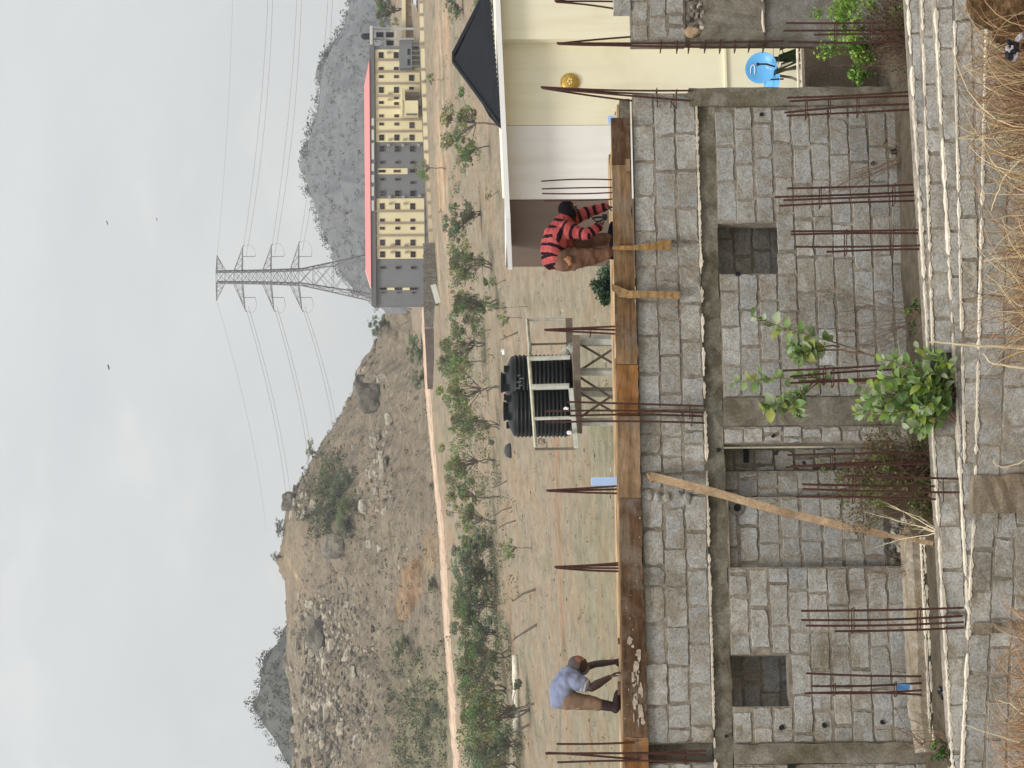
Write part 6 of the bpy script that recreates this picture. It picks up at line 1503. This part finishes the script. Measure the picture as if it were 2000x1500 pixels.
M['khaki'] = plain('khaki_trousers', (.19, .13, .09), 6, .3, .95, .4, 14, bdist=.02, spec=.1)
M['cap_black'] = plain('black_hood', (.009, .007, .009), 12, .3, .95, .4, 30, spec=.05)
M['cap_grey'] = plain('grey_beanie', (.085, .072, .066), 30, .4, .98, .6, 60)
M['face_cloth'] = plain('brown_face_cloth', (.23, .11, .075), 20, .2, .95, .3)
M['sock'] = plain('dark_sock', (.03, .018, .02), 20, .2, .95, .3)
def arc_attr(me, chains, period):
    """distance along the nearest limb chain, for stripes that run round the body and the sleeves"""
    segs = []
    for ch, ph in chains:
        L = 0
        for a, b in zip(ch, ch[1:]): segs.append((np.array(a), np.array(b - a), (b - a).length, L + ph)); L += (b - a).length
    co = np.empty(len(me.vertices) * 3); me.vertices.foreach_get('co', co); co = co.reshape(-1, 3); best = np.full(len(co), 1e9); arc = np.zeros(len(co))
    for a, d, L, base in segs:
        t = np.clip(((co - a) @ d) / (L * L), -.3, 1.3); tc = np.clip(t, 0, 1); ds = np.linalg.norm(co - a - tc[:, None] * d, axis=1); m = ds < best; best[m] = ds[m]; arc[m] = base + t[m] * L
    at_ = me.attributes.new('arc', 'FLOAT', 'POINT'); at_.data.foreach_set('value', (arc / period + 20).astype(np.float32))

n_ = FW.n; e_ = FW.e; z_ = Vector((0, 0, 1))
# ---- worker in the striped jersey (faces right, bent forward)
tR = -.75
J = lambda x, y, dt=0.0: FW.W(x, y, tR + dt)
p1 = empty('person', Vector((*J(1209, 478).xy, FW.o.z + Zd)), 'worker in a red and black striped jersey bending over the slab edge', 'person')
T0, T1, T2, T3, NK, hd = J(1078, 506), J(1083, 485), J(1089, 462), J(1098, 442), J(1104, 426), J(1110, 411)
shN, elN, wrN = J(1112, 450, .17), J(1147, 458, .27), J(1168, 444, .22)
shF, elF, wrF = J(1118, 426, -.17), J(1153, 413, -.2), J(1182, 404, -.15)
hpN, hpF = J(1102, 507, .09), J(1106, 496, -.1); knN, knF = J(1151, 502, .12), J(1150, 472, -.12)
anN, anF = FW.P(FW.at(1204, 499, tR)[0], Zd + .09, tR + .12), FW.P(FW.at(1204, 461, tR)[0], Zd + .09, tR - .14)
fwd1 = e_ * .55 - z_ * .83; up1 = e_ * .8 + z_ * .55
mb = MB(); limb(mb, (J(1095, 505), .125), (T1, .12), (T2, .13), (T3, .1), (NK, .06), (hd, .055))
for hp, kn, an in ((hpN, knN, anN), (hpF, knF, anF)): limb(mb, (J(1095, 505), .11), (hp, .095), (kn, .06), (kn.lerp(an, .3) - e_ * .01, .056), (an, .042)); limb(mb, (an - z_ * .03, .045), (an + e_ * .16 - z_ * .055, .03))
for sh, el, wr, dn, nr, cu in ((shN, elN, wrN, J(1179, 434) - J(1167, 444), e_ * .5 - z_ * .4, 1.0), (shF, elF, wrF, J(1196, 405) - J(1182, 404), -n_ * .3 - e_, .55)):
    limb(mb, (T3, .075), (sh, .062), (el, .043), (el.lerp(wr, .35), .043), (wr, .028)); hand_into(mb, wr, dn, nr, 1.0, cu)
sd, fw_, up_ = head_into(mb, hd, fwd1, up1)
place(fuse(mb, .0075, 2), 'body', M['skin'], p1)
mb = MB()
for k in (-1, 1): mb.blob(hd + sd * k * .03 + fw_ * .09 + up_ * .006, (.011, .011, .011), 1, 0, 2)
mb.build('eyes', M['eye'], p1, smooth=True)
mb = MB(); limb(mb, (T0, .128), (T1, .172), (T2, .17), (T3, .135), (NK, .09)); limb(mb, (J(1084, 503, .1), .1), (J(1086, 485, .1), .13), (J(1092, 462, .12), .12)); limb(mb, (J(1084, 503, -.1), .1), (J(1086, 485, -.1), .13), (J(1092, 462, -.12), .12))
limb(mb, (J(1100, 478), .12), (J(1102, 460), .1))
for sh, el, wr, rw in ((shN, elN, wrN, .056), (shF, elF, wrF, .046)): limb(mb, (T3, .11), (sh, .1), (sh.lerp(el, .5), .074), (el, .064), (wr, rw))
me = fuse(mb, .013, 5, .018, 9, 3)
per = (J(1080, 480) - J(1080, 462)).length
arc_attr(me, [([J(1074, 530), J(1074, 506), T1, T2, T3, NK], .05), ([shN, elN, wrN], .03), ([shF, elF, wrF], .02)], per); place(me, 'striped_jersey', M['stripe'], p1)
mb = MB(); limb(mb, (J(1088, 508), .125), (J(1100, 503), .14))
for hp, kn, an, r1, r2, r3 in ((hpN, knN, anN, .142, .1, .078), (hpF, knF, anF, .135, .1, .072)): limb(mb, (J(1090, 506), .125), (hp, r1), (hp.lerp(kn, .5), (r1 + r2) / 2 + .008), (kn, r2), (kn.lerp(an, .45), .088), (an + z_ * .02, r3))
place(fuse(mb, .013, 4, .02, 9, 9), 'trousers', M['trouser'], p1)
mb = MB(); mb.blob(J(1112, 509, .245), (.045, .02, .035), 3, .5, 3); mb.blob(J(1109, 506, .25), (.025, .015, .04), 5, .5, 2); mb.build('torn_pocket', plain('orange_lining', (.3, .14, .07), 9, .3), p1, smooth=True)
mb = shell(hd, sd, fw_, up_, (.098, .114, .134), (-.008, 0), lambda c: not (c.y > .5 and -.85 < c.z < .3)); mb.tube([hd - up_ * .07 - fw_ * .03, NK.lerp(hd, .25)], [.088, .095], 14); mb.build('hood', M['cap_black'], p1, smooth=True)
for an in (anN, anF):
    mb = MB(); limb(mb, (an - z_ * .035 - e_ * .03, .055), (an + e_ * .1 - z_ * .045, .048), (an + e_ * .19 - z_ * .055, .038)); place(fuse(mb, .01, 3), 'shoe', M['cap_black'], p1)
# black pincers in the near hand
mb = MB()
mb.tube([J(1153, 419, .2), J(1158, 428, .2), J(1164, 432, .2), J(1172, 437, .2)], .008, 6); mb.tube([J(1157, 426, .2), J(1168, 424, .2), J(1177, 424, .2)], .014, 7); mb.tube([J(1163, 433, .2), J(1172, 432, .2), J(1178, 428, .2)], .011, 6)
mb.lathe([(.002, -.02), (.032, -.018), (.036, 0), (.032, .018), (.002, .02)], J(1181, 425, .2), 18, axis=(e_, z_, n_)); mb.tube([J(1176, 420, .2), J(1186, 421, .2)], [.013, .018], 7)
tag(mb.build('pincers', M['black']), 'black metal pincers held by the worker in the striped jersey', 'tool')

# ---- worker in the grey-blue shirt (faces right, bent low)
tB = -1.9
K = lambda x, y, dt=0.0: FW.W(x, y, tB + dt)
p2 = empty('person', Vector((*K(1210, 1350).xy, FW.o.z + Zd)), 'worker in a grey-blue shirt stooping with both hands on the slab edge', 'person')
T0, T1, T2, T3, NK, hd = K(1094, 1366), K(1099, 1350), K(1105, 1333), K(1112, 1319), K(1121, 1309), K(1130, 1299)
shN, elN, wrN = K(1124, 1331, .15), K(1155, 1343, .2), K(1190, 1323, .2)
shF, elF, wrF = K(1124, 1309, -.15), K(1163, 1297, -.12), K(1198, 1293, -.1)
hpN, hpF = K(1110, 1367, .08), K(1110, 1369, -.08); knN, knF = K(1150, 1370, .1), K(1150, 1374, -.12)
anN = FW.P(FW.at(1205, 1380, tB)[0], Zd + .075, tB + .1); anF = FW.P(FW.at(1205, 1381, tB)[0], Zd + .075, tB - .14)
fwd2 = e_ * .74 - z_ * .67; up2 = e_ * .67 + z_ * .74
mb = MB(); limb(mb, (K(1104, 1367), .105), (T1, .1), (T2, .115), (T3, .09), (NK, .056), (hd, .055))
for hp, kn, an in ((hpN, knN, anN), (hpF, knF, anF)): limb(mb, (hp, .085), (kn, .056), (kn.lerp(an, .35) - e_ * .012, .052), (an, .04)); limb(mb, (an - z_ * .02, .042), (an + e_ * .15 - z_ * .045, .03))
for sh, el, wr, dn, nr, r0 in ((shN, elN, wrN, K(1210, 1309) - K(1190, 1322), -e_ * .5 - z_ * .6, .056), (shF, elF, wrF, K(1214, 1291) - K(1198, 1293), -n_ - e_ * .4, .046)):
    limb(mb, (T3, .075), (sh, .065), (sh.lerp(el, .6), r0 + .004), (el, r0 - .003), (el.lerp(wr, .35), r0), (wr, .034)); hand_into(mb, wr, dn, nr, 1.1, .55)
sd, fw_, up_ = head_into(mb, hd, fwd2, up2)
place(fuse(mb, .0075, 2), 'body', M['skin'], p2)
mb = MB()
for k in (-1, 1): mb.blob(hd + sd * k * .03 + fw_ * .09 + up_ * .006, (.011, .011, .011), 1, 0, 2)
mb.build('eyes', M['eye'], p2, smooth=True)
mb = MB(); limb(mb, (K(1089, 1369), .095), (K(1097, 1351), .15), (T2, .15), (T3, .12), (NK, .075))
for k in (-1, 1): limb(mb, (K(1094, 1366, k * .08), .09), (K(1102, 1348, k * .09), .115), (K(1108, 1331, k * .11), .105))
limb(mb, (shN, .1), (shN.lerp(elN, .5), .088)); limb(mb, (T3, .1), (shN, .1)); limb(mb, (T3, .1), (shF, .09), (shF.lerp(elF, .4), .076))
place(fuse(mb, .013, 4, .02, 9, 5), 'shirt', M['shirt_blue'], p2)
mb = MB(); a = shN.lerp(elN, .62); d = (elN - shN).normalized(); mb.tube([a - d * .03, a + d * .03], [.09, .086], 18); mb.tube([NK.lerp(T3, .1), NK.lerp(hd, .3)], [.074, .07], 14); mb.build('white_trim', plain('white_trim', (.5, .49, .46), 5, .1, .9), p2, smooth=True)
mb = MB(); limb(mb, (K(1098, 1371), .09), (K(1106, 1368), .11))
for hp, kn, an in ((hpN, knN, anN), (hpF, knF, anF)): limb(mb, (K(1102, 1369), .1), (hp, .11), (kn, .078), (kn.lerp(an, .38), .066))
place(fuse(mb, .013, 4, .012, 8, 15), 'trousers', M['khaki'], p2)
mb = MB(); mb.blob(K(1126, 1379, .11), (.03, .02, .06), 3, .4, 2); mb.build('pale_patch', plain('pale_patch', (.4, .34, .24), 9, .3), p2, smooth=True)
for kn, an in ((knN, anN), (knF, anF)):
    mb = MB(); limb(mb, (kn.lerp(an, .36), .058), (kn.lerp(an, .7), .054), (an, .048), (an - z_ * .02, .05)); limb(mb, (an - z_ * .025 - e_ * .02, .05), (an + e_ * .1 - z_ * .035, .042), (an + e_ * .17 - z_ * .042, .033)); place(fuse(mb, .01, 3), 'boot', M['sock'], p2)
shell(hd, sd, fw_, up_, (.09, .108, .13), (-.012, .006), lambda c: c.z > -.2 + .5 * c.y, .005).build('beanie', M['cap_grey'], p2, smooth=True)
shell(hd, sd, fw_, up_, (.094, .116, .132), (-.006, .004), lambda c: c.y > .2 and .02 < c.z < .66, .003).build('brown_headband', M['face_cloth'], p2, smooth=True)

# ================================================================== air, sky, light, camera
mb = MB(); mb.box((0, 1260, 60.6), (4600, 2760, 141.0)); hz = mb.build('haze', plain('haze_air', (.8, .8, .8)), origin=(0, 1260, 0)); tag(hz, kind='stuff', label='thin dusty haze filling the valley air', cat='haze')
m = bpy.data.materials.new('haze_volume'); m.use_nodes = True; m.node_tree.nodes.clear(); o1 = m.node_tree.nodes.new('ShaderNodeOutputMaterial'); v1 = m.node_tree.nodes.new('ShaderNodeVolumePrincipled')
v1.inputs['Density'].default_value = HAZE; v1.inputs['Color'].default_value = (.86, .9, .93, 1); v1.inputs['Anisotropy'].default_value = .2; m.node_tree.links.new(v1.outputs[0], o1.inputs['Volume']); hz.data.materials.clear(); hz.data.materials.append(m)

w = bpy.data.worlds.new('World'); SC.world = w; w.use_nodes = True; t = w.node_tree; bg = t.nodes['Background']
SUN_EL, SUN_AZ = R(58), R(205)          # azimuth clockwise from +Y: behind the camera, a little to the left
sky = t.nodes.new('ShaderNodeTexSky'); sky.sky_type = 'NISHITA'; sky.sun_disc = False; sky.sun_elevation = SUN_EL; sky.sun_rotation = SUN_AZ; sky.air_density = 1.5; sky.dust_density = 4
tc = t.nodes.new('ShaderNodeTexCoord'); sep = t.nodes.new('ShaderNodeSeparateXYZ'); t.links.new(tc.outputs['Generated'], sep.inputs[0])
rp = t.nodes.new('ShaderNodeValToRGB'); e = rp.color_ramp.elements      # overcast dome: brighter towards the zenith
e[0].position = .0; e[0].color = (SKY0, SKY0 * 1.015, SKY0 * 1.02, 1); e[1].position = 1; e[1].color = (SKY1, SKY1 * 1.01, SKY1 * 1.03, 1)
x = e.new(.3); x.color = (SKY0 * 1.08, SKY0 * 1.095, SKY0 * 1.1, 1)
t.links.new(sep.outputs['Z'], rp.inputs[0])
def cl(scale, lo, hi, a, b, sc=(1, 1, 2.2)):
    mp = t.nodes.new('ShaderNodeMapping'); mp.inputs['Scale'].default_value = sc; t.links.new(tc.outputs['Generated'], mp.inputs[0])
    n = t.nodes.new('ShaderNodeTexNoise'); n.inputs['Scale'].default_value = scale; n.inputs['Detail'].default_value = 4; n.inputs['Roughness'].default_value = .5; t.links.new(mp.outputs[0], n.inputs['Vector'])
    r_ = t.nodes.new('ShaderNodeValToRGB'); r_.color_ramp.elements[0].position = lo; r_.color_ramp.elements[0].color = (*a, 1); r_.color_ramp.elements[1].position = hi; r_.color_ramp.elements[1].color = (*b, 1); t.links.new(n.outputs['Fac'], r_.inputs[0]); return r_.outputs[0]
def wm(a, b, mode='MULTIPLY', f=1.0):
    x = t.nodes.new('ShaderNodeMix'); x.data_type = 'RGBA'; x.blend_type = mode; x.inputs[0].default_value = f; t.links.new(a, x.inputs[6]); t.links.new(b, x.inputs[7]); return x.outputs[2]
c = wm(rp.outputs[0], cl(9, .3, .7, (.955, .96, .97), (1.045, 1.045, 1.035)))
c = wm(c, cl(15, .56, .72, (1, 1, 1), (1.085, 1.07, 1.05)))
c = wm(c, cl(5, .25, .45, (.93, .94, .95), (1, 1, 1)))
mul = t.nodes.new('ShaderNodeVectorMath'); mul.operation = 'SCALE'; mul.inputs['Scale'].default_value = 10; t.links.new(c, mul.inputs[0])
c = wm(mul.outputs[0], sky.outputs[0], 'MIX', .08)
t.links.new(c, bg.inputs['Color']); bg.inputs['Strength'].default_value = .1
sl = bpy.data.lights.new('sun', 'SUN'); sl.energy = SUN; sl.angle = R(14); sl.color = (1, .95, .87); so = bpy.data.objects.new('sun', sl); COLL.objects.link(so)
so.rotation_euler = (math.pi / 2 - SUN_EL, 0, -SUN_AZ + math.pi); so.location = (0, -10, 40)
cd = bpy.data.cameras.new('camera'); cam = bpy.data.objects.new('camera', cd); COLL.objects.link(cam); SC.camera = cam
cd.sensor_fit = 'HORIZONTAL'; cd.sensor_width = 36; cd.lens = F / 2000 * 36; cd.clip_start = .5; cd.clip_end = 12000
mat = Matrix((-CU, CR, -CF)).transposed(); cam.matrix_world = mat.to_4x4()
SC.view_settings.view_transform = 'Standard'; SC.view_settings.look = 'None'; SC.view_settings.exposure = EXPO; SC.view_settings.gamma = 1
SC.cycles.max_bounces = 5; SC.cycles.diffuse_bounces = 3; SC.cycles.transparent_max_bounces = 6; SC.cycles.volume_bounces = 0; SC.cycles.use_denoising = True
